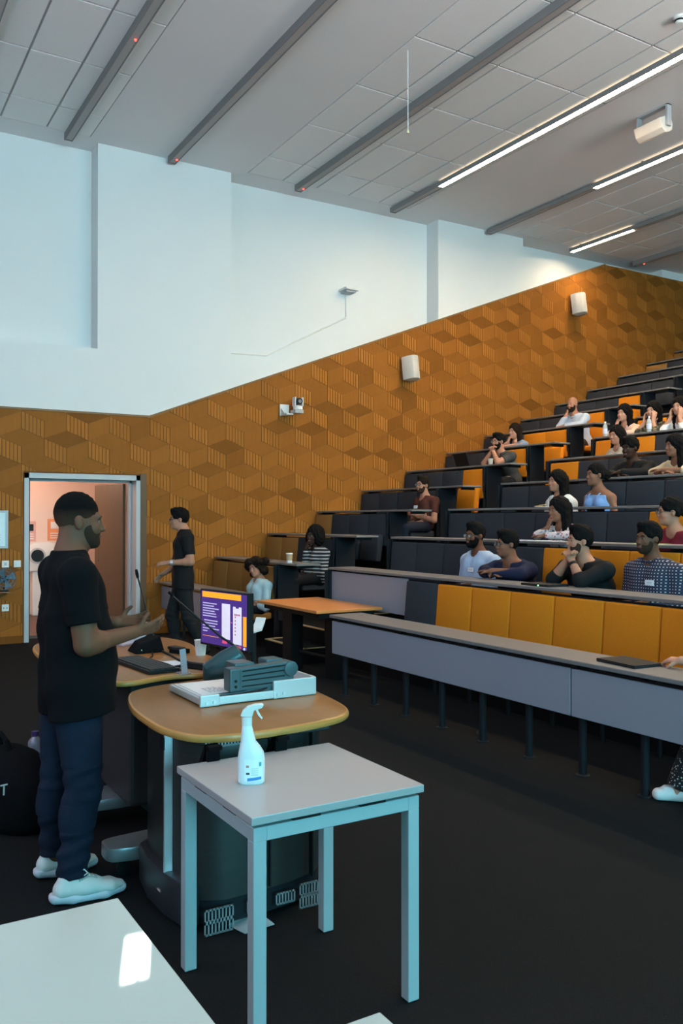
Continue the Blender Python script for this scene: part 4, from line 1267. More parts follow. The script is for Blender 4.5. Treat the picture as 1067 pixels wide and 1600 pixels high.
class SD:
    def __init__(s, lo, hi, h, M=.05):
        s.h, s.M = h, M
        s.lo = np.array(lo, float)
        s.n = np.ceil((np.array(hi) - s.lo) / h).astype(int) + 1
        s.v = np.full(s.n, M, np.float32)
        s.ax = [(s.lo[i] + h * np.arange(s.n[i])).astype(np.float32) for i in range(3)]
    def reg(s, lo, hi):
        i0 = np.maximum(0, np.floor((lo - s.lo) / s.h).astype(int))
        i1 = np.minimum(s.n, np.ceil((hi - s.lo) / s.h).astype(int) + 1)
        if (i1 <= i0).any(): return None
        return tuple(slice(a, b) for a, b in zip(i0, i1))
    def put(s, sl, d, k, mode):
        a = s.v[sl]
        if mode == 'u':
            h = np.clip(.5 + .5 * (a - d) / k, 0, 1)
            s.v[sl] = a * (1 - h) + d * h - k * h * (1 - h)
        else:
            d = -d
            h = np.clip(.5 - .5 * (a - d) / k, 0, 1)
            s.v[sl] = a * (1 - h) + d * h + k * h * (1 - h)
    def cap(s, a, b, ra, rb=None, k=.02, flat=None, infl=0, cut=None, mode='u'):
        rb = ra if rb is None else rb
        ra, rb = ra + infl, rb + infl
        m = max(ra, rb) + s.M + k
        sl = s.reg(np.minimum(a, b) - m, np.maximum(a, b) + m)
        if sl is None: return
        X, Y, Z = s.ax[0][sl[0]][:, None, None], s.ax[1][sl[1]][None, :, None], s.ax[2][sl[2]][None, None, :]
        px, py, pz = X - a[0], Y - a[1], Z - a[2]
        ba = b - a
        if flat is not None:
            n, f = flat
            w = (px * n[0] + py * n[1] + pz * n[2]) * (1 / f - 1)
            px, py, pz = px + w * n[0], py + w * n[1], pz + w * n[2]
            bw = ba @ n * (1 / f - 1); ba = ba + n * bw
        L2 = max(1e-9, ba @ ba)
        t = np.clip((px * ba[0] + py * ba[1] + pz * ba[2]) / L2, 0, 1)
        d = np.sqrt((px - t * ba[0]) ** 2 + (py - t * ba[1]) ** 2 + (pz - t * ba[2]) ** 2) - (ra + (rb - ra) * t)
        if cut is not None:
            u = unit(b - a); e = a + (b - a) * cut
            d = np.maximum(d, (X - e[0]) * u[0] + (Y - e[1]) * u[1] + (Z - e[2]) * u[2])
        s.put(sl, d, k, mode)
    def ell(s, c, r, R=None, k=.02, infl=0, mode='u'):
        r = np.array(r, float) + infl
        m = r.max() + s.M + k
        sl = s.reg(c - m, c + m)
        if sl is None: return
        X, Y, Z = s.ax[0][sl[0]][:, None, None] - c[0], s.ax[1][sl[1]][None, :, None] - c[1], s.ax[2][sl[2]][None, None, :] - c[2]
        if R is not None:
            X, Y, Z = (X * R[0, i] + Y * R[1, i] + Z * R[2, i] for i in range(3))
        k0 = np.sqrt((X / r[0]) ** 2 + (Y / r[1]) ** 2 + (Z / r[2]) ** 2)
        k1 = np.sqrt((X / r[0] ** 2) ** 2 + (Y / r[1] ** 2) ** 2 + (Z / r[2] ** 2) ** 2)
        s.put(sl, k0 * (k0 - 1) / np.maximum(k1, 1e-6), k, mode)
    def cut(s, p, n):
        n = unit(np.array(n, float))
        d = (s.ax[0][:, None, None] - p[0]) * n[0] + (s.ax[1][None, :, None] - p[1]) * n[1] + (s.ax[2][None, None, :] - p[2]) * n[2]
        np.maximum(s.v, d.astype(np.float32), out=s.v)
    def mesh(s, name, m, parent, X=None, disp=None):
        v = s.v
        v[0], v[-1] = s.M, s.M; v[:, 0], v[:, -1] = s.M, s.M; v[:, :, 0], v[:, :, -1] = s.M, s.M
        ins = (v < 0)
        c = np.zeros(np.array(v.shape) - 1, np.int8)
        for a in (0, 1):
            for b in (0, 1):
                for d in (0, 1):
                    c += ins[a:v.shape[0] - 1 + a, b:v.shape[1] - 1 + b, d:v.shape[2] - 1 + d]
        act = (c > 0) & (c < 8)
        ids = np.argwhere(act)
        if len(ids) == 0: return None
        idx = np.full(act.shape, -1, np.int32)
        idx[act] = np.arange(len(ids))
        P = np.zeros((len(ids), 3)); cnt = np.zeros(len(ids))
        cor = [(a, b, d) for a in (0, 1) for b in (0, 1) for d in (0, 1)]
        for a in cor:
            for ax in range(3):
                if a[ax]: continue
                b = list(a); b[ax] = 1
                va = v[ids[:, 0] + a[0], ids[:, 1] + a[1], ids[:, 2] + a[2]]
                vb = v[ids[:, 0] + b[0], ids[:, 1] + b[1], ids[:, 2] + b[2]]
                mk = (va < 0) != (vb < 0)
                t = np.where(mk, va / np.where(va == vb, 1, va - vb), 0)
                q = ids + np.array(a); q = q.astype(float); q[:, ax] += t
                P[mk] += q[mk]; cnt[mk] += 1
        P = P / cnt[:, None] * s.h + s.lo
        quads = []
        for ax in range(3):
            sl0 = [slice(1, -1)] * 3; sl1 = [slice(1, -1)] * 3
            sl0[ax] = slice(0, -1); sl1[ax] = slice(1, None)
            A_, B_ = ins[tuple(sl0)], ins[tuple(sl1)]
            e = np.argwhere(A_ != B_)
            off = np.ones(3, int); off[ax] = 0
            e = e + off
            u, w = (ax + 1) % 3, (ax + 2) % 3
            def cell(du, dw):
                q = e.copy(); q[:, u] += du; q[:, w] += dw
                return idx[q[:, 0], q[:, 1], q[:, 2]]
            Q = np.stack([cell(-1, -1), cell(0, -1), cell(0, 0), cell(-1, 0)], 1)
            fl = ~ins[e[:, 0], e[:, 1], e[:, 2]]
            Q[fl] = Q[fl][:, ::-1]
            quads.append(Q)
        Q = np.concatenate(quads)
        if disp is not None: P = P + disp(P)
        if X is not None:
            R, o = X
            P = P @ R.T + o
        me = bpy.data.meshes.new(name)
        me.vertices.add(len(P)); me.vertices.foreach_set('co', P.astype(np.float32).ravel())
        me.loops.add(len(Q) * 4); me.loops.foreach_set('vertex_index', Q.astype(np.int32).ravel())
        me.polygons.add(len(Q)); me.polygons.foreach_set('loop_start', np.arange(0, len(Q) * 4, 4, dtype=np.int32))
        me.polygons.foreach_set('use_smooth', np.ones(len(Q), bool))
        me.update(calc_edges=True)
        me.materials.append(m)
        o = bpy.data.objects.new(name, me)
        C.objects.link(o)
        o.parent = parent
        OFF[o.name] = Vector((0, 0, 0))
        return o

class Body:
    """list of tagged shapes; written into any number of fields"""
    def __init__(s): s.p = []
    def cap(s, tag, a, b, ra, rb=None, k=.02, flat=None): s.p.append((tag, 'c', a, b, ra, rb, k, flat))
    def ell(s, tag, c, r, R=None, k=.02, mode='u'): s.p.append((tag, 'e', c, r, R, k, mode))
    def write(s, sd, tags, infl=0.0, cuts={}):
        for q in s.p:
            if q[0] not in tags: continue
            if q[1] == 'c': sd.cap(q[2], q[3], q[4], q[5], q[6], q[7], infl, cuts.get(q[0]))
            else:
                if q[6] == 's' and infl: continue
                sd.ell(q[2], q[3], q[4], q[5], infl, q[6])

def add_head(b, hc, R, nb, fem, neck_r=None):
    T = lambda *a: hc + R @ V(*a)
    E = lambda c, r, k=.02, mode='u': b.ell('head', T(*c), r, R, k, mode)
    nr = neck_r or (.046 if fem else .056)
    b.cap('neck', nb, T(0, .025, -.06), nr + .006, nr, .03)
    w = .94 if fem else 1.0
    E((0, .015, .032), (.074 * w, .094, .092))
    E((0, -.03, -.035), (.061 * w, .060, .082), .03)
    E((0, -.035, -.078), (.047 * w, .050, .040 if fem else .044), .025)
    E((0, -.074, -.100), (.018, .018, .016), .02)
    b.cap('head', T(-.036, -.078, .020), T(.036, -.078, .020), .010 if fem else .012, None, .018)
    for sx in (-1, 1):
        E((.037 * sx, -.062, -.032), (.022, .024, .022), .02)
        E((.031 * sx, -.094, -.002), (.016, .010, .009), .012, 's')
        b.ell('head', T(.077 * w * sx, .012, -.012), (.009, .019, .031), R @ rot(0, -8, 0), .008)
    b.cap('head', T(0, -.088, .004), T(0, -.105, -.034), .0075, .0125, .012)
    for sx in (-1, 1): E((.010 * sx, -.102, -.038), (.009, .010, .008), .008)
    E((0, -.090, -.066), (.020, .012, .010), .012)

def hand(b, tag, w, d, n, th, curl=.5, spread=.12, sc=1.0, fr=.0088):
    """w wrist, d along the hand, n out of the palm, th towards the thumb"""
    d, n, th = unit(d), unit(n - d * (n @ unit(d))), unit(th)
    th = unit(th - d * (th @ d) - n * (th @ n))
    for o in (-.024, -.008, .008, .022):
        b.cap(tag, w + d * .012 * sc + th * o * .7 * sc, w + d * .084 * sc + th * o * sc, .0135 * sc, .0115 * sc, .010)
    for o, L, r in ((.027, .072, 1), (.009, .080, 1), (-.009, .075, .97), (-.026, .058, .88)):
        a = w + d * .086 * sc + th * o * sc
        dd = unit(d + th * o * spread * 20)
        c1, c2, c3 = curl * .55, curl * 1.35, curl * 1.9
        q1 = a + (dd * math.cos(c1) + n * math.sin(c1)) * L * .45 * sc
        q2 = q1 + (dd * math.cos(c2) + n * math.sin(c2)) * L * .32 * sc
        q3 = q2 + (dd * math.cos(c3) + n * math.sin(c3)) * L * .23 * sc
        b.cap(tag, a, q1, fr * r * sc, fr * .95 * r * sc, .005)
        b.cap(tag, q1, q2, fr * .95 * r * sc, fr * .88 * r * sc, .004)
        b.cap(tag, q2, q3, fr * .88 * r * sc, fr * .78 * r * sc, .004)
    t0 = w + d * .028 * sc + th * .024 * sc + n * .004
    t1 = t0 + unit(th * .85 + d * .6 + n * .25) * .036 * sc
    t2 = t1 + unit(th * .45 + d * .9 + n * .35 * (1 + curl)) * .032 * sc
    b.cap(tag, t0, t1, .0135 * sc, .0108 * sc, .010)
    b.cap(tag, t1, t2, .0108 * sc, .0085 * sc, .004)

def add_torso(b, H, nb, sh, fem, w=1.0, belly=0.0, depth=1.0, sw=None):
    s = unit(nb - H); X = unit(sh[1] - sh[0]); F = np.cross(X, s)
    L = np.linalg.norm(nb - H)
    at = lambda t, x=0, f=0: H + s * L * t + X * x * w + F * f
    D = depth
    b.cap('pelvis', at(.0, -.075), at(.0, .075), .105 * w, None, .04, (F, .95 * D))
    for x in (-1, 1):
        b.cap('torso', at(.08, .062 * x), at(.55, .065 * x), .098 * w, (.088 if fem else .10) * w, .05, (F, .92 * D))
        b.cap('torso', at(.5, .066 * x), at(.82, .080 * x, .0), (.094 if fem else .108) * w, .085 * w, .05, (F, .92 * D))
        shp = sh[0] if x < 0 else sh[1]
        b.cap('torso', at(.88, .05 * x, -.01), shp, .062, .054 if fem else .062, .04)
        b.cap('torso', nb + s * .02, (shp + nb) / 2 + s * .005, .046, .045, .035)
        if fem: b.ell('torso', at(.66, .068 * x, .075), (.056, .052, .056), None, .03)
        else: b.ell('torso', at(.74, .068 * x, .062), (.072, .045, .06), None, .03)
    b.cap('torso', at(.90, 0, -.015), nb + s * .015, .075, .055, .05)
    if belly: b.ell('torso', at(.22, 0, .06 * D), (.12 * w, .07 + belly, .13), None, .05)
    return s, X, F, at

def head_mesh(parent, hc, R, style, hm, brow, beard, glasses, fem, hr=.008, detail=False):
    """hair, beard, eyes, brows, lips and spectacles, all in the frame of the head"""
    XF = (R, hc)
    if style and style not in ('bald', 'fade'):
        long_ = style in ('long', 'longw', 'bob', 'curly', 'ponytail')
        sd = SD((-.20, -.16, -.42 if style.startswith('long') else -.26), (.20, .24, .24), hr, .04)
        t = {'short': .012, 'fade': .0042, 'bun': .010, 'afro': .020}.get(style, .016)
        sd.ell(V(0, .018, .036), V(.075 + t, .096 + t, .094 + t))
        if style in ('short', 'quiff', 'afro'):
            sd.ell(V(0, -.035, .105), V(.062, .065, .038), None, .02)
        if style in ('long', 'longw'):
            g = .05 if style == 'longw' else .04
            for x in (-1, 1):
                sd.cap(V(.066 * x, .035, .02), V(.078 * x, .035, -.20), .038, g, .03)
                sd.cap(V(.072 * x, .03, -.18), V(.075 * x, .01, -.33), g * .9, .03, .03)
            sd.cap(V(0, .07, 0), V(0, .085, -.26), .085, .06, .04)
        if style == 'bob':
            for x in (-1, 1): sd.ell(V(.075 * x, .025, -.04), V(.065, .085, .11), None, .03)
            sd.ell(V(0, .06, .02), V(.12, .10, .13), None, .03)
        if style == 'curly':
            rr = random.Random(4)
            for q in range(26):
                a = rr.uniform(0, 2 * PI); z = rr.uniform(-.10, .11)
                rad = .085 + .02 * rr.random()
                y = rad * 1.1 * math.sin(a) + .02
                if y < -.03 and z < .05: continue
                sd.ell(V(rad * math.cos(a), y, z), V(.045, .045, .045), None, .02)
            sd.ell(V(.13, .06, .05), V(.06, .05, .05), None, .03)
            sd.ell(V(-.12, .03, .03), V(.075, .06, .055), None, .03)
        if style == 'bun':
            sd.ell(V(0, .14, .0), V(.05, .05, .06), None, .02)
            for x in (-1, 1): sd.ell(V(.07 * x, .03, -.02), V(.02, .04, .05), None, .02)
        # open the face and trim the nape and the ears
        zf = {'fade': .064, 'bald': .1}.get(style, .058)
        sd.ell(V(0, -.115, -.045), V(.071 if not fem else .062, .085, zf + .048), None, .012, 0, 's')
        if not long_:
            sd.cut(V(0, .07, -.055 if style != 'fade' else -.035), V(0, -.35, -1))
            if style == 'fade': sd.cut(V(0, 0, .022), V(0, -.12, -1))
            for x in (-1, 1):
                sd.ell(V(.085 * x, .005, -.022), V(.028, .034, .040), None, .006, 0, 's')
                sd.ell(V(.075 * x, -.045, -.05), V(.04, .045, .055), None, .008, 0, 's')
        else:
            sd.cap(V(0, -.02, -.14), V(0, -.06, -.40), .052, .07, .02, mode='s')
        wob = lambda P: (np.sin(P[:, [0, 1, 2]] * 170 + P[:, [2, 0, 1]] * 90) * (.0022 if style in ('short', 'fade') else .003))
        sd.mesh('hair', hm, parent, XF, None if style == 'fade' else wob)
    if style == 'fade':        # short top fading into clipped sides
        sd = SD((-.12, -.13, -.14), (.12, .16, .16), hr * .8, .03)
        sd.ell(V(0, .017, .035), V(.0772, .0985, .0965))
        sd.ell(V(0, -.122, -.045), V(.078, .085, .100), None, .008, 0, 's')
        for x in (-1, 1):
            sd.ell(V(.085 * x, .008, -.02), V(.03, .03, .036), None, .006, 0, 's')
            sd.ell(V(.075 * x, -.055, -.062), V(.04, .050, .060), None, .008, 0, 's')
        sd.cut(V(0, .07, -.060), V(0, -.5, -1))
        m = bpy.data.materials.new('hair_fade'); m.use_nodes = True
        nt = m.node_tree; bs = nt.nodes['Principled BSDF']
        bs.inputs['Roughness'].default_value = .9; bs.inputs['Specular IOR Level'].default_value = .1
        tc = nt.nodes.new('ShaderNodeTexCoord'); sx = nt.nodes.new('ShaderNodeSeparateXYZ'); mr = nt.nodes.new('ShaderNodeMapRange'); mx = nt.nodes.new('ShaderNodeMix'); nz = nt.nodes.new('ShaderNodeTexNoise'); ad = nt.nodes.new('ShaderNodeMath')
        mx.data_type = 'RGBA'; nz.inputs['Scale'].default_value = 160
        ad.operation = 'MULTIPLY_ADD'; ad.inputs[1].default_value = .02
        nt.links.new(tc.outputs['Object'], nz.inputs['Vector']); nt.links.new(tc.outputs['Object'], sx.inputs[0])
        nt.links.new(nz.outputs['Fac'], ad.inputs[0]); nt.links.new(sx.outputs['Z'], ad.inputs[2]); nt.links.new(ad.outputs[0], mr.inputs[0])
        mr.inputs[1].default_value = hc[2] - .035; mr.inputs[2].default_value = hc[2] + .065
        mx.inputs[6].default_value = (.105, .047, .028, 1); mx.inputs[7].default_value = (.004, .0035, .0035, 1)
        nt.links.new(mr.outputs[0], mx.inputs[0]); nt.links.new(mx.outputs[2], bs.inputs['Base Color'])
        MATS['hair_fade'] = m
        sd.mesh('hair', m, parent, XF, lambda P: np.sin(P[:, [0, 1, 2]] * 260 + P[:, [2, 0, 1]] * 140) * .0008)
    if beard:
        thick = .006 if beard == 'full' else .0035
        sd = SD((-.10, -.14, -.16), (.10, .06, .06), hr * .8, .03)
        w = 1.0
        sd.ell(V(0, -.030, -.037), V(.062, .061, .083), None, .02, thick)
        sd.ell(V(0, -.035, -.078), V(.047, .050, .044), None, .02, thick)
        sd.ell(V(0, -.074, -.100), V(.018, .018, .016), None, .02, thick + (.004 if beard == 'full' else 0))
        sd.ell(V(0, -.10, .008), V(.052, .06, .058), None, .012, 0, 's')
        sd.ell(V(0, -.102, -.066), V(.018, .022, .007), None, .005, 0, 's')
        sd.cut(V(0, .0, -.03), V(0, .45, 1)); sd.cut(V(0, .012, 0), V(0, 1, .1))
        sd.mesh('beard', hm if beard == 'full' else mat('stubble', (.040, .021, .014), .85, spec=.1), parent, XF)
    M4 = Matrix([list(R[0]) + [hc[0]], list(R[1]) + [hc[1]], list(R[2]) + [hc[2]], [0, 0, 0, 1]])
    def place(mb, name, m, smooth=True):
        mb.v = [tuple(M4 @ Vector(q)) for q in mb.v]
        return mb.build(name, m, parent, smooth=smooth)
    for x in (-1, 1):
        mb = MB().sphere((.031 * x, -.0775, -.002), .0098, 10, 8)
        e = place(mb, 'eye', mat('eye_white', (.18, .15, .13), .8))
        mb = MB().sphere((.031 * x, -.0825, -.002), .0060, 8, 6)
        i = place(mb, 'iris', mat('iris_dark', (.02, .012, .008), .2)); i.parent = e
        mb = MB().tube([(.014 * x, -.0885, .016), (.030 * x, -.0895, .022), (.047 * x, -.078, .017)], [.003, .0042, .0024] if not fem else [.0022, .003, .0018], 6)
        place(mb, 'eyebrow', brow)
    mb = MB().sphere((0, -.0955, -.0615), .012, 10, 6, (1.7, .55, .32)).sphere((0, -.0945, -.0705), .012, 10, 6, (1.5, .55, .36))
    place(mb, 'lips', mat('lips_f', (.36, .13, .11), .5) if fem else mat('lips_m', (.24, .105, .085), .5))
    if glasses:
        mb = MB()
        for x in (-1, 1):
            pts = [(x * .033 + .023 * math.cos(a), -.104 + .006 * abs(math.cos(a)) * 0, -.004 + .018 * math.sin(a)) for a in [2 * PI * q / 16 for q in range(17)]]
            mb.tube(pts, .0024, 5, cap=False)
            mb.tube([(x * .056, -.103, .0), (x * .072, -.07, .002), (x * .080, .01, .0)], .0022, 5)
        mb.tube([(-.010, -.105, 0), (0, -.109, .003), (.010, -.105, 0)], .0022, 5)
        g = place(mb, 'spectacles', mat('spectacle_frame', (.02, .018, .017), .3))
        mb = MB()
        for x in (-1, 1):
            pts = [(x * .033 + .021 * math.cos(a), -.1035, -.004 + .0165 * math.sin(a)) for a in [2 * PI * q / 12 for q in range(12)]]
            mb.add(pts + [(p[0], p[1] + .001, p[2]) for p in pts], [tuple(range(12)), tuple(reversed(range(12, 24)))] + [(q, 12 + q, 12 + (q + 1) % 12, (q + 1) % 12) for q in range(12)])
        l = place(mb, 'lens', mat('spectacle_lens', (.8, .85, .88), .05, alpha=.18, spec=.8), False); l.parent = g

SKIN = {k: mat('skin_' + k, c, 0.6, var=.05, scale=30, spec=.25) for k, c in dict(fair=(.50, .25, .17), light=(.42, .19, .12), tan=(.23, .098, .056), brown=(.15, .06, .033), deep=(.048, .02, .012)).items()}
HAIR = dict(black=mat('hair_black', (.004, .0035, .0035), .85, spec=.12, var=.3, scale=90, stretch=(6, 6, 1)), brown=mat('hair_brown', (.014, .008, .005), .85, spec=.12, var=.3, scale=90, stretch=(6, 6, 1)), red=mat('hair_auburn', (.055, .02, .010), .55, var=.3, scale=90))

def shade(nm, col, **k): return mat('cloth_' + nm, col, .85, var=.10, scale=40, bump=.15, bscale=60, spec=.2, **k)

def seated(label, row, head, lean, pose, hair='short', hm='black', skin='tan', shirt=None, sleeve='short', pants=None, fem=False, yaw=0, pitch=4, roll=0,
           beard=None, glasses=False, badge=None, w=1.0, turn=0, extra=None, shoe=None, opening=1.0, collar=False, h=.0105, lanyard=None, watch=None):
    hx, hy, hz = head
    zf = RZ * row
    hipy = hy + lean
    t = thing('person', label, 'person', (hx, hipy, zf), 0, 'seated audience', local=True)
    hc = V(0, -lean, hz - zf)
    R = rot(yaw, pitch, roll)
    b = Body()
    H = V(0, .0, .545)
    nb = hc + R @ V(0, .035, -.055) + V(0, .02, -.135)
    if nb[2] < .84: nb[2] = .84
    sw = (.165 if fem else .195) * w
    shz = nb[2] - (.075 if pose == 'lap' else .05)
    tr = math.radians(turn)
    sh = [V(-sw * math.cos(tr), nb[1] + .02 + sw * math.sin(-tr), shz), V(sw * math.cos(tr), nb[1] + .02 + sw * math.sin(tr), shz)]
    s, X, F, at = add_torso(b, H, nb, sh, fem, w)
    add_head(b, hc, R, nb, fem)
    DT = .75
    arm = {}
    if pose in ('chin', 'clasp', 'cheeks'):
        for i, sx in ((0, -1), (1, 1)):
            ex = .155 * sx
            if pose == 'chin' and sx > 0:
                arm[i] = (V(.25, sh[1][1] - .16, DT + .05), V(.0, sh[1][1] - .26, DT + .045), V(-1, -.1, 0), V(0, 0, -1), V(0, -1, 0), .25)
            else:
                wr = hc + {'chin': V(-.045, -.105, -.185), 'clasp': V(.035 * sx, -.12, -.175), 'cheeks': V(.075 * sx, -.095, -.165)}[pose]
                dr = {'chin': V(.15, .25, .9), 'clasp': V(-.55 * sx, -.1, .8), 'cheeks': V(.08 * sx, .22, .95)}[pose]
                nn = {'chin': V(0, .9, -.3), 'clasp': V(-.8 * sx, .4, -.3), 'cheeks': V(-.9 * sx, .45, 0)}[pose]
                arm[i] = (V(ex, min(wr[1] - .03, sh[i][1] - .14), DT + .045), wr, dr, nn, V(.2 * sx, .9, .1) if pose == 'cheeks' else V(.1, .6, .5), 1.0 if pose != 'cheeks' else .35)
    elif pose == 'desk':
        for i, sx in ((0, -1), (1, 1)):
            arm[i] = (V(.25 * sx, sh[i][1] - .13, DT + .055), V(-.0 * sx + .02 * sx, sh[i][1] - .25 - .03 * i, DT + .045 + .03 * i), V(-1 * sx, -.1, 0), V(0, 0, -1), V(0, -1, 0), .25)
    elif pose == 'fold':
        for i, sx in ((0, -1), (1, 1)):
            arm[i] = (V(.255 * sx, sh[i][1] - .06, shz - .27), V(-.06 * sx, sh[i][1] - .20 - .03 * i, shz - .22 + .04 * i), V(-1 * sx, .1, .1), V(0, 1, 0), V(0, 0, 1), .4)
    elif pose == 'chinfold':
        arm[0] = (V(-.15, sh[0][1] - .13, shz - .24), hc + V(-.02, -.105, -.18), V(.1, .2, .9), V(0, .9, -.2), V(.2, .5, .6), 1.1)
        arm[1] = (V(.24, sh[1][1] - .06, shz - .27), V(-.08, sh[1][1] - .17, shz - .26), V(-1, .1, .1), V(0, 1, 0), V(0, 0, 1), .4)
    else:
        for i, sx in ((0, -1), (1, 1)):
            arm[i] = (V(.26 * sx, sh[i][1] - .02, shz - .28), V(.10 * sx, sh[i][1] - .22, .66), V(-.5 * sx, -.9, -.1), V(0, 0, -1), V(-1 * sx, .4, 0), .4)
    ur, fr = (.043, .036) if fem else (.052, .044)
    for i in (0, 1):
        e, wr, dr, nn, th, cu = arm[i]
        b.cap('uarm', sh[i], e, ur * w, ur * .84 * w, .025)
        b.cap('farm', e, wr, fr * w, fr * .68, .012)
        hand(b, 'hand', wr, dr, nn, th, cu, fr=.0095)
    legs = []
    for sx in (-1, 1):
        hj = V(.09 * sx, -.02, .53); kn = V(.11 * sx, -.41, .50); an = V(.11 * sx, -.40, .10)
        b.cap('thigh', hj, kn, .082, .060, .03)
        b.cap('calf', kn, an, .056, .040, .02)
        b.cap('foot', an + V(0, .03, -.055), an + V(0, -.10, -.065), .034, .030, .02)
        b.cap('foot', an, an + V(0, -.02, -.05), .036, .034, .02)
    zt = hc[2] + .17
    lo, hi = V(-.40, min(-.62, hc[1] - .2), .0), V(.40, .20, zt)
    sd = SD(lo, hi, h)
    b.write(sd, ('pelvis', 'torso', 'uarm', 'farm', 'hand', 'thigh', 'calf', 'foot', 'neck', 'head'))
    sd.mesh('body', SKIN[skin], t)
    # top
    sd = SD(V(-.40, lo[1], .40), V(.40, .20, nb[2] + .10), h)
    tags = {'none': ('torso', 'pelvis'), 'cami': ('torso', 'pelvis')}.get(sleeve, ('torso', 'pelvis', 'uarm'))
    b.write(sd, tags, .013, {'uarm': .62} if sleeve == 'short' else {})
    if sleeve == 'long': b.write(sd, ('farm',), .012, {'farm': .96})
    if sleeve == 'rolled': b.write(sd, ('farm',), .012, {'farm': .35})
    sd.cut(H - s * .09, -s)
    sd.cut(nb + s * .035, s)
    if sleeve == 'cami':
        sd.cut(at(.97), s + F * .30)
        for q in (0, 1): sd.cap(sh[q] + X * (.02 if q else -.02), (sh[q] + nb) / 2 + s * .03, .078, .06, .015, mode='s')
    else:
        sd.ell(nb + s * .015 + F * (.035 if opening <= 1 else .05), (.062, .062 * opening, .058 * opening), None, .008, 0, 's')
    sm = sd.mesh('shirt', shirt, t)
    if sleeve == 'cami':
        mb = MB()
        for x in (-1, 1):
            mb.tube([at(.84, .062 * x, .110), at(.93, .07 * x, .09), at(.995, .075 * x, .03), at(.97, .075 * x, -.06), at(.8, .065 * x, -.10)], .006, 6)
        mb.build('shoulder_strap', shirt, t)
    if collar:
        mb = MB()
        pts = [nb + s * .028 + X * (.062 * math.sin(a)) + F * (.060 * math.cos(a) + .012) - s * (.03 * max(0, math.cos(a))) for a in [2 * PI * (q + .08) / 17.1 for q in range(18)]]
        mb.tube(pts[:], .013, 7)
        mb.build('collar', shirt, t, smooth=True)
    sd = SD(V(-.26, -.62, .02), V(.26, .18, .70), h)
    b.write(sd, ('pelvis', 'thigh', 'calf'), .012, {'calf': .9})
    sd.cut(H + V(0, 0, .04), V(0, 0, 1))
    sd.mesh('trousers', pants or shade('trouser_black', (.012, .012, .014)), t)
    sd = SD(V(-.20, -.62, .0), V(.20, -.28, .16), h)
    b.write(sd, ('foot',), .008)
    sd.cut(V(0, 0, .005), V(0, 0, -1))
    sd.mesh('shoes', shoe or blackm, t)
    hmm = HAIR.get(hm) or HAIR['black']
    head_mesh(t, hc, R, hair, hmm, hmm, beard, glasses, fem)
    if badge is not None:
        p = at(.62, badge, .135 if not fem else .14)
        RB = Matrix([[X[i], F[i], s[i]] for i in range(3)])
        MB().obox(p, .042, .003, .022, RB).build('name_badge', mat('badge_white', (.78, .80, .84), .5), t)
        MB().obox(p + F * .0035, .022, .0006, .003, RB).build('badge_line', greyp, t)
    if lanyard:
        mb = MB()
        for x in (-1, 1): mb.tube([nb + s * .03 + X * .055 * x + F * .03, at(.75, .035 * x, .13), at(.45, .004 * x, .135)], .006, 6)
        mb.build('lanyard', lanyard, t)
    if watch is not None:
        e, wr = arm[watch][0], arm[watch][1]
        u = unit(wr - e)
        MB().cyl(wr - u * .035, wr - u * .01, .037 if not fem else .032, n=14).build('watch', blackm, t)
    return t

# ---- audience beside the wall
seated('woman with big dark curly hair and pale blue top, arms folded', 0, (-10.15, 4.80, 1.03), .02, 'fold', 'curly', 'brown', 'light', shade('ice_blue', (.40, .53, .58)), 'long', fem=True, yaw=28, pitch=8, roll=-12, w=1.05)
seated('person with dark bob in black and white striped top', 1, (-10.13, 5.65, 1.435), .05, 'chinfold', 'bob', 'black', 'deep', pattern('stripe_black_white', 'stripe', (.010, .010, .013), (.45, .43, .42), p=7), 'long', fem=True, yaw=20, pitch=2, w=1.1)
seated('man in maroon t-shirt with glasses and white name badge', 3, (-10.11, 7.45, 2.15), 0, 'fold', 'short', 'brown', 'light', shade('maroon', (.075, .022, .016)), 'short', shade('jean_navy', (.016, .02, .035)), yaw=8, pitch=-4, beard='stubble', glasses=True, badge=-.03, opening=1.2)
seated('man in dark grey t-shirt and glasses, hands clasped at chin', 5, (-10.18, 8.95, 2.86), .25, 'clasp', 'short', 'black', 'light', shade('charcoal_tee', (.055, .052, .05)), 'short', shade('shorts_black', (.012, .012, .014)), yaw=2, pitch=2, beard='full', glasses=True, w=1.1)
seated('woman in blue shirt with long hair, hand at her mouth', 6, (-10.81, 9.86, 3.12), .22, 'chin', 'long', 'brown', 'fair', shade('denim_blue', (.18, .24, .36)), 'long', fem=True, yaw=5, pitch=2)
seated('bald bearded man in pale blue shirt leaning his cheek on one hand', 7, (-10.37, 10.75, 3.58), .20, 'chin', 'bald', 'brown', 'light', shade('pale_blue_shirt', (.50, .56, .68)), 'long', shade('trouser_brown', (.05, .04, .032)), yaw=12, pitch=2, beard='full', w=1.1, collar=True)
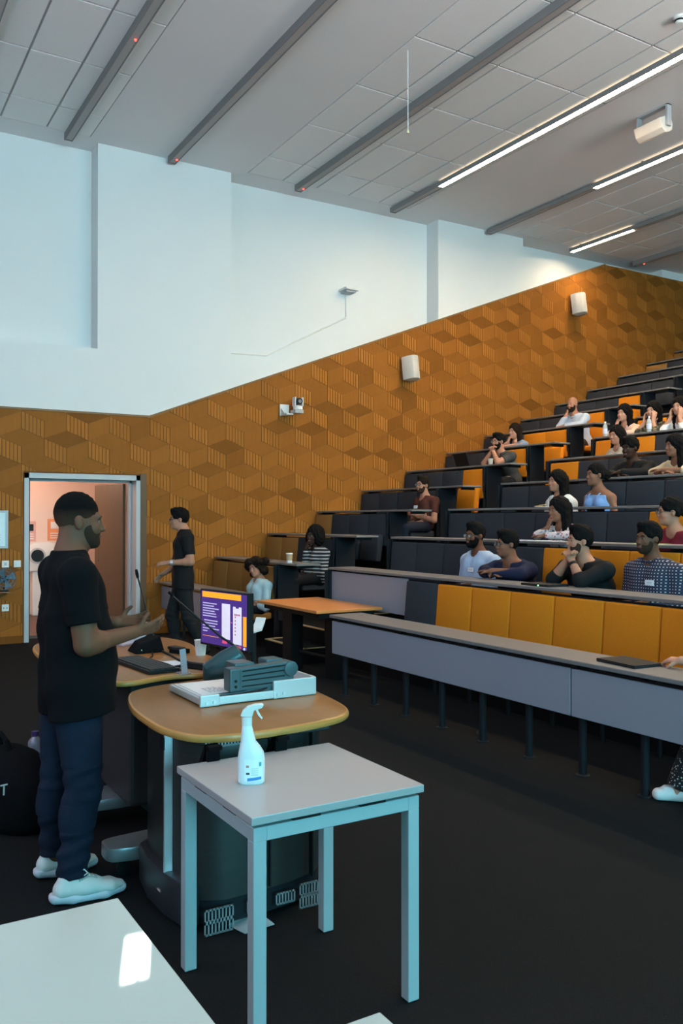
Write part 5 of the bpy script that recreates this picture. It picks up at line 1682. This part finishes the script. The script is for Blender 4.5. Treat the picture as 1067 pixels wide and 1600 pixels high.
# ---- middle block
seated('bearded man in light blue sweater with glasses and badge, first of the four men', 1, (-6.78, 5.65, 1.49), .05, 'lap', 'short', 'black', 'brown', shade('sky_sweater', (.38, .50, .68)), 'long', yaw=2, pitch=0, beard='full', glasses=True, badge=.03, w=1.06)
seated('man in navy sweater with glasses leaning forward, second of the four men', 1, (-6.16, 5.52, 1.42), .18, 'desk', 'short', 'black', 'tan', shade('navy_sweater', (.012, .016, .045)), 'long', yaw=-14, pitch=0, glasses=True, badge=.06, w=1.14, opening=1.3)
seated('man in black hoodie with hands clasped before his mouth and black watch', 1, (-5.21, 5.48, 1.47), .22, 'clasp', 'short', 'black', 'light', shade('black_hoodie', (.009, .009, .010)), 'rolled', yaw=-24, pitch=-3, beard='stubble', w=1.14, watch=1)
seated('man in dark checked shirt with white name badge', 1, (-4.64, 5.65, 1.50), .05, 'lap', 'short', 'black', 'brown', pattern('check_shirt', 'check', (.02, .03, .075), (.42, .37, .40), (.008, .010, .022), p=13), 'long', yaw=-6, pitch=0, beard='stubble', badge=.07, w=1.08, collar=True)
seated('woman in red and white flower print with long black hair, hand at mouth', 2, (-6.39, 6.42, 1.75), .15, 'chin', 'longw', 'black', 'tan', pattern('flower_print', 'floral', (.62, .55, .55), (.50, .10, .12), (.10, .11, .2), p=26), 'long', fem=True, yaw=-10, pitch=4)
seated('woman in dark red top and denim jacket with glasses, hair tied back', 2, (-5.04, 6.42, 1.72), .15, 'lap', 'bun', 'black', 'light', shade('dark_red', (.17, .012, .022)), 'none', fem=True, yaw=-36, pitch=2, glasses=True)
seated('woman in white t-shirt with shoulder-length dark hair behind the juice cup', 3, (-7.36, 7.37, 2.10), .08, 'lap', 'long', 'black', 'light', shade('white_tee', (.66, .68, .70)), 'short', fem=True, yaw=-8, pitch=0)
seated('woman in blue strappy camisole with dark hair tied back', 3, (-6.77, 7.37, 2.15), .08, 'lap', 'bun', 'black', 'tan', shade('cami_blue', (.20, .34, .62)), 'cami', fem=True, yaw=-14, pitch=0)
seated('man in black jacket with short black curls, arms folded on the desk', 4, (-6.98, 8.18, 2.50), .15, 'desk', 'afro', 'black', 'deep', shade('black_jacket', (.010, .010, .011)), 'long', yaw=4, pitch=8, w=1.12)
seated('woman with very long black hair, cream sleeves and red lanyard', 4, (-6.36, 8.18, 2.48), .15, 'desk', 'longw', 'black', 'tan', shade('cream_sleeve', (.50, .40, .26)), 'rolled', fem=True, yaw=-16, pitch=3, lanyard=mat('lanyard_red', (.35, .03, .06), .7))
seated('woman in grey beige top with long dark hair behind the man in black jacket', 5, (-7.99, 9.10, 2.78), .10, 'lap', 'long', 'black', 'light', shade('beige_top', (.42, .36, .29)), 'short', fem=True, yaw=2, pitch=4)
seated('woman in peach top and black watch with long dark hair, chin on hand', 6, (-8.52, 9.86, 3.18), .22, 'chin', 'longw', 'black', 'fair', shade('peach_top', (.72, .52, .42)), 'long', fem=True, yaw=6, pitch=2, watch=0)
seated('woman with a fringe in camouflage jacket holding both cheeks', 6, (-8.01, 9.86, 3.16), .22, 'cheeks', 'long', 'black', 'fair', pattern('camouflage', 'camo', (.10, .085, .045), (.03, .03, .022), (.20, .16, .09), p=14), 'long', fem=True, yaw=8, pitch=2)
seated('woman in white top under black waistcoat, hands at her face', 6, (-7.58, 9.86, 3.17), .22, 'cheeks', 'long', 'black', 'fair', shade('white_top', (.70, .72, .74)), 'long', fem=True, yaw=8, pitch=2)

# ------------------------------------------------------------------ standing and foreground people
def sneaker(t, heel, toe, h=.006, name='shoe'):
    """chunky trainer between two ground points (local frame)"""
    d = unit(toe - heel); L = np.linalg.norm(toe - heel); sdv = np.cross(d, V(0, 0, 1))
    P = lambda u, z, s=0: heel + d * (u * L) + V(0, 0, z) + sdv * s
    mn = np.minimum(heel, toe) - V(.09, .09, 0); mx = np.maximum(heel, toe) + V(.09, .09, .2)
    sd = SD(mn, mx, h, .04)
    for s in (-1, 1):
        sd.cap(P(.09, .056, .010 * s), P(.45, .058, .016 * s), .032, .034, .02)
        sd.cap(P(.45, .056, .016 * s), P(.80, .042, .018 * s), .034, .027, .02)
        sd.cap(P(.80, .042, .018 * s), P(.95, .036, .006 * s), .027, .020, .02)
    sd.cap(P(.12, .07), P(.15, .098), .036, .034, .02)
    sd.cap(P(.28, .086), P(.58, .064), .036, .030, .02)
    sd.cap(P(.19, .10), P(.185, .16), .029, .032, .008, mode='s')
    sd.cut(V(0, 0, .034), V(0, 0, -1)); sd.cut(P(.18, .118), V(0, 0, 1) - d * .1)
    up = sd.mesh(name, mat('trainer_white', (.62, .65, .63), .6, var=.03), t)
    sd = SD(mn, mx, h, .04)
    for s in (-1, 1):
        sd.cap(P(.0, .034, .010 * s), P(.25, .026, .022 * s), .026, .024, .015)
        sd.cap(P(.25, .024, .022 * s), P(.72, .022, .027 * s), .022, .022, .015)
        sd.cap(P(.72, .022, .027 * s), P(.98, .026, .006 * s), .022, .020, .015)
    for u in (.10, .20, .30):
        sd.cap(P(u, -.004, -.08), P(u + .01, -.004, .08), .008, None, .004, mode='s')
    sd.cap(P(.02, .034, .055), P(.75, .040, .062), .004, None, .003, mode='s'); sd.cap(P(.02, .034, -.055), P(.75, .040, -.062), .004, None, .003, mode='s')
    sd.cut(V(0, 0, 0.001), V(0, 0, -1)); sd.cut(V(0, 0, .046), V(0, 0, 1))
    so = sd.mesh('sole', mat('sole_white', (.58, .58, .64), .5), up)
    sd = SD(mn, mx, h, .04)
    sd.cap(P(.30, .089), P(.60, .066), .0375, .031, .01)
    sd.cut(P(.32, .10), -d); sd.cut(P(.62, .06), d); sd.cut(V(0, 0, .070), V(0, 0, -1))
    sd.mesh('eyestay', mat('trainer_grey', (.36, .40, .38), .7), up)
    mb = MB()
    for q, u in enumerate((.36, .42, .48, .54, .60)):
        z = .124 - .034 * (u - .34) / .28
        mb.tube([P(u - .01, z - .028, -.034), P(u + .01, z, -.012), P(u + .01, z, .012), P(u - .01, z - .028, .034)], .0035, 5)
    mb.tube([P(.34, .122, .01), P(.40, .142, .03), P(.45, .126, .035), P(.38, .112, .03)], .003, 5)
    mb.tube([P(.33, .122, 0), P(.31, .155, .0), P(.34, .155, .008), P(.345, .122, .004)], .003, 5)
    mb.build('lace', mat('lace_white', (.75, .76, .76), .7), up)
    return up

def standing(label, loc, rz, H, nb, sh, arms, legs, hc, R, hair, hm, skin, shirt, jeans, belly=0, w=1.0, depth=1.0, beard=None, glasses=False, h=.0075, collar=False, hem=.11, feet=None):
    t = thing('person', label, 'person', loc, rz, None, local=True)
    b = Body()
    s, X, F, at = add_torso(b, H, nb, sh, False, w, belly, depth)
    add_head(b, hc, R, nb, False, .062)
    for i in (0, 1):
        e, wr, dr, nn, th, cu = arms[i]
        b.cap('uarm', sh[i], e, .060 * w, .050 * w, .025)
        b.ell('farm', e + (wr - e) * .22, (.050, .050, .050), None, .03)
        b.cap('farm', e, wr, .047, .029, .012)
        hand(b, 'hand', wr, dr, nn, th, cu, spread=.16, fr=.0092)
    for hj, kn, an, toe in legs:
        b.cap('thigh', hj, kn, .092 * w, .064, .03)
        b.cap('calf', kn, an, .062, .044, .025)
        b.ell('calf', kn + (an - kn) * .3 + V(0, .02, 0), (.055, .06, .10), None, .03)
        b.cap('foot', an, an + V(0, -.02, -.05), .038, .036, .02)
        b.cap('foot', an + V(0, .02, -.055), toe + V(0, .03, .03), .036, .03, .02)
    lo = V(-.40, -.52, 0); hi = V(.40, .36, hc[2] + .17)
    sd = SD(lo, hi, h)
    b.write(sd, ('pelvis', 'torso', 'uarm', 'farm', 'hand', 'thigh', 'calf', 'foot', 'neck', 'head'))
    sd.mesh('body', SKIN[skin], t)
    sd = SD(V(-.40, -.45, H[2] - .2), V(.40, .36, nb[2] + .1), h)
    b.write(sd, ('torso', 'pelvis', 'uarm'), .016, {'uarm': .70})
    sd.cap(H + X * -.092 + V(0, 0, -.12), H + X * -.075 + V(0, 0, .2), .124 * w, .116 * w, .05, (F, 1.0 * depth), 0)
    sd.cap(H + X * .092 + V(0, 0, -.12), H + X * .075 + V(0, 0, .2), .124 * w, .116 * w, .05, (F, 1.0 * depth), 0)
    sd.cut(H - s * hem, -s + F * .06)
    sd.cut(nb + s * .04, s)
    sd.ell(nb + s * .03 + F * .03, (.064, .066, .055), None, .008, 0, 's')
    wob = lambda P: np.stack([np.zeros(len(P)), np.sin(P[:, 2] * 38 + P[:, 0] * 17) * .0035 * (P[:, 2] < H[2] + .35), np.zeros(len(P))], 1)
    sm = sd.mesh('polo_shirt' if collar else 'shirt', shirt, t, None, wob)
    if collar:
        sd = SD(nb - V(.13, .13, .06), nb + V(.13, .13, .10), .006, .03)
        for q in range(15):
            a = 2 * PI * (q + .8) / 16.6
            p = nb + s * .022 + X * (.066 * math.sin(a)) + F * (.066 * math.cos(a) + .010) - s * (.045 * max(0, math.cos(a)))
            sd.cap(p, p + s * .026, .010, .008, .014)
        sd.mesh('collar', shirt, t)
        mb = MB()
        for q in range(2): mb.cyl(at(.86 - .06 * q, 0, .118 - .0), at(.86 - .06 * q, 0, .124), .006, n=8)
        mb.build('button', blackm, t)
    sd = SD(V(-.30, -.36, .06), V(.30, .32, H[2] + .12), h)
    b.write(sd, ('pelvis', 'thigh', 'calf'), .013, {})
    for hj, kn, an, toe in legs:
        sd.cap(an + V(0, 0, .03), an + V(0, 0, .09), .062, .064, .02)
        sd.cap(an + V(0, 0, .012), an + V(0, -.004, .02), .060, .060, .01)
    sd.cut(H + V(0, 0, .04), V(0, 0, 1))
    sd.cut(V(0, 0, .105), V(0, 0, -1))
    wob2 = lambda P: np.stack([np.sin(P[:, 2] * 95 + P[:, 1] * 20) * .003, np.cos(P[:, 2] * 80 + P[:, 0] * 30) * .004, np.zeros(len(P))], 1) * ((P[:, 2] < .30) | (abs(P[:, 2] - .5) < .08))[:, None]
    jn = sd.mesh('jeans' if collar else 'trousers', jeans, t, None, wob2)
    hmm = HAIR[hm]
    head_mesh(t, hc, R, hair, hmm, hmm, beard, glasses, False, .006 if collar else .008)
    return t, at, s, X, F, jn

# the speaker, standing beside the lectern
jean = mat('denim_dark', (.008, .014, .030), .9, var=.4, scale=14, bump=.25, bscale=220, spec=.2)
polo = mat('polo_black', (.0035, .0038, .0048), .9, var=.15, scale=30, spec=.12)
legs = [(V(-.10, .02, .86), V(-.125, .0, .46), V(-.13, .05, .10), V(-.15, -.16, .0)),
        (V(.10, .03, .86), V(.14, .05, .44), V(.17, .06, .10), V(.19, -.14, .0))]
arms = [(V(-.235, .02, 1.115), V(-.15, -.22, 1.145), V(.18, -.95, .16), V(.85, .05, .5), V(-.1, .12, 1), .30),
        (V(.235, .02, 1.13), V(.08, -.20, 1.165), V(-.45, -.88, .06), V(-.75, .25, .6), V(.1, .25, 1), .35)]
t, at, s, X, F, jn = standing('standing man in black polo shirt and blue jeans, gesturing with both hands by the lectern', (-3.95, .98, 0), PI,
    V(0, .0, .90), V(0, .03, 1.475), [V(-.20, .045, 1.405), V(.20, .045, 1.405)], arms, legs, V(0, -.01, 1.645), rot(-6, 3), 'fade', 'black', 'brown', polo, jean,
    belly=.03, w=1.04, depth=1.12, beard='stubble', h=.0062, collar=True)
for i, (a, c) in enumerate(((V(-.15, .125, 0), V(-.165, -.16, 0)), (V(.165, .125, 0), V(.185, -.13, 0)))):
    sneaker(t, a, c, .005)

# the man walking towards the door
legs = [(V(-.09, .0, .88), V(-.10, -.12, .50), V(-.10, -.06, .10), V(-.11, -.26, .0)),
        (V(.09, .0, .88), V(.10, .05, .48), V(.10, .24, .12), V(.11, .06, .0))]
arms = [(V(-.25, .02, 1.14), V(-.24, -.20, .99), V(0, -.8, -.6), V(.6, 0, -.6), V(.5, -.5, .5), .5),
        (V(.25, .06, 1.15), V(.16, -.19, 1.14), V(-.2, -.95, -.1), V(-.6, 0, -.8), V(-.5, 0, .6), .6)]
wt, at, s, X, F, jn = standing('slim man in black t-shirt and trousers with glasses walking along the timber wall', (-9.86, 3.70, 0), math.radians(-14),
    V(0, .0, .92), V(0, .01, 1.495), [V(-.19, .03, 1.43), V(.19, .03, 1.43)], arms, legs, V(0, -.05, 1.655), rot(0, 2), 'quiff', 'black', 'light',
    shade('black_tee', (.008, .008, .009)), shade('trouser_black', (.012, .012, .014)), w=.95, glasses=True, h=.0085, hem=.10)
sd = SD(V(-.22, -.36, 0), V(.22, .36, .2), .008)
for hj, kn, an, toe in legs:
    f = 0 if an[1] < 0 else .02
    sd.cap(an + V(0, .04, -.06 + f), toe + V(0, 0, .032), .040, .034, .02)
    sd.cap(an, an + V(0, .0, -.05), .046, .045, .02)
sd.cut(V(0, 0, .004), V(0, 0, -1))
sd.mesh('shoes', blackm, wt)
MB().cyl((.185, -.13, 1.142), (.172, -.16, 1.141), .036, n=14).build('watch', mat('watch_silver', (.5, .5, .5), .3, .6), wt)

# woman at the long front desk, mostly beyond the edge of the picture
t = thing('person', 'person at the long front desk with pink nails, dotted trousers and white shoes', 'person', (-3.02, 4.80, 0), 0, None, local=True)
b = Body()
H = V(0, 0, .545); nb = V(0, -.06, .97); sh = [V(-.165, -.04, .92), V(.165, -.04, .92)]
hc = V(0, -.11, 1.16); R = rot(-10, 2)
s, X, F, at = add_torso(b, H, nb, sh, True)
add_head(b, hc, R, nb, True)
ar = [(V(-.14, -.27, .805), V(-.375, -.375, .800), V(-1, -.05, -.05), V(.1, .35, -1), V(0, -1, .2), .62), (V(.22, -.24, .805), V(.0, -.38, .80), V(-1, -.2, 0), V(0, 0, -1), V(0, -1, .3), .5)]
for i in (0, 1):
    e, wr, dr, nn, th, cu = ar[i]
    b.cap('uarm', sh[i], e, .045, .040, .025)
    b.cap('farm', e, wr, .039, .027, .012)
    hand(b, 'hand', wr, dr, nn, th, cu, sc=.95, fr=.0085)
L2 = [(V(-.09, -.02, .53), V(-.17, -.40, .50), V(-.30, -.50, .10), V(-.40, -.60, 0)), (V(.09, -.02, .53), V(.06, -.42, .50), V(-.02, -.42, .10), V(-.08, -.58, 0))]
for hj, kn, an, toe in L2:
    b.cap('thigh', hj, kn, .085, .066, .03)
    b.cap('calf', kn, an, .058, .038, .02)
    b.cap('foot', an, an + V(0, -.02, -.05), .034, .032, .02)
    b.cap('foot', an + V(.02, .02, -.055), toe + V(.02, .02, .03), .034, .028, .02)
sd = SD(V(-.62, -.75, 0), V(.36, .2, 1.34), .008)
b.write(sd, ('pelvis', 'torso', 'uarm', 'farm', 'hand', 'thigh', 'calf', 'foot', 'neck', 'head'))
sd.mesh('body', SKIN['fair'], t)
sd = SD(V(-.4, -.5, .42), V(.36, .2, 1.1), .009)
b.write(sd, ('torso', 'pelvis', 'uarm'), .014)
b.write(sd, ('farm',), .012, {'farm': .5})
sd.cut(H - s * .09, -s); sd.cut(nb + s * .035, s)
sd.ell(nb + s * .015 + F * .035, (.062, .062, .058), None, .008, 0, 's')
sd.mesh('shirt', shade('black_blouse', (.012, .011, .012)), t)
sd = SD(V(-.45, -.68, .03), V(.30, .2, .70), .009)
b.write(sd, ('pelvis', 'thigh', 'calf'), .026, {'calf': 1.05})
sd.cut(H + V(0, 0, .04), V(0, 0, 1))
sd.mesh('trousers', pattern('dotted_black', 'dots', (.010, .010, .011), (.60, .58, .55), None, p=62), t)
for hj, kn, an, toe in L2:
    u = unit(V(toe[0] - an[0], toe[1] - an[1], 0))
    he = V(an[0], an[1], 0) - u * .06; to = V(toe[0], toe[1], 0)
    sd = SD(np.minimum(he, to) - V(.08, .08, 0), np.maximum(he, to) + V(.08, .08, .16), .006, .03)
    for q in (-1, 1):
        sv = np.cross(u, V(0, 0, 1)) * .012 * q
        sd.cap(he + u * .03 + V(0, 0, .034) + sv, to - u * .03 + V(0, 0, .032) + sv, .034, .033, .02)
    sd.cap(he + u * .05 + V(0, 0, .05), he + u * .12 + V(0, 0, .058), .042, .036, .02)
    sd.cut(V(0, 0, .002), V(0, 0, -1)); sd.cut(he + V(0, 0, .085), V(0, 0, 1))
    sh_ = sd.mesh('shoe', mat('canvas_white', (.72, .74, .74), .6), t)
    MB().tube([to - u * .10 + V(-.02, .02, .066), to - u * .085 + V(0, 0, .070), to - u * .10 + V(.02, -.02, .066)], .004, 5).build('shoe_bow', blackm, sh_)
e, wr, dr, nn, th, cu = ar[0]
nb_ = MB()
for q in b.p:
    if q[0] == 'hand' and q[1] == 'c' and q[5] < .0068 and q[2][0] < -.3:
        nb_.sphere(q[3] + unit(V(.45, -.8, .35)) * .0042, .0068, 8, 6, (1.0, .9, 1.0))
if nb_.v: nb_.build('nails', mat('nail_pink', (.75, .05, .14), .3), t, smooth=True)
head_mesh(t, hc, R, 'long', HAIR['brown'], HAIR['brown'], None, False, True)
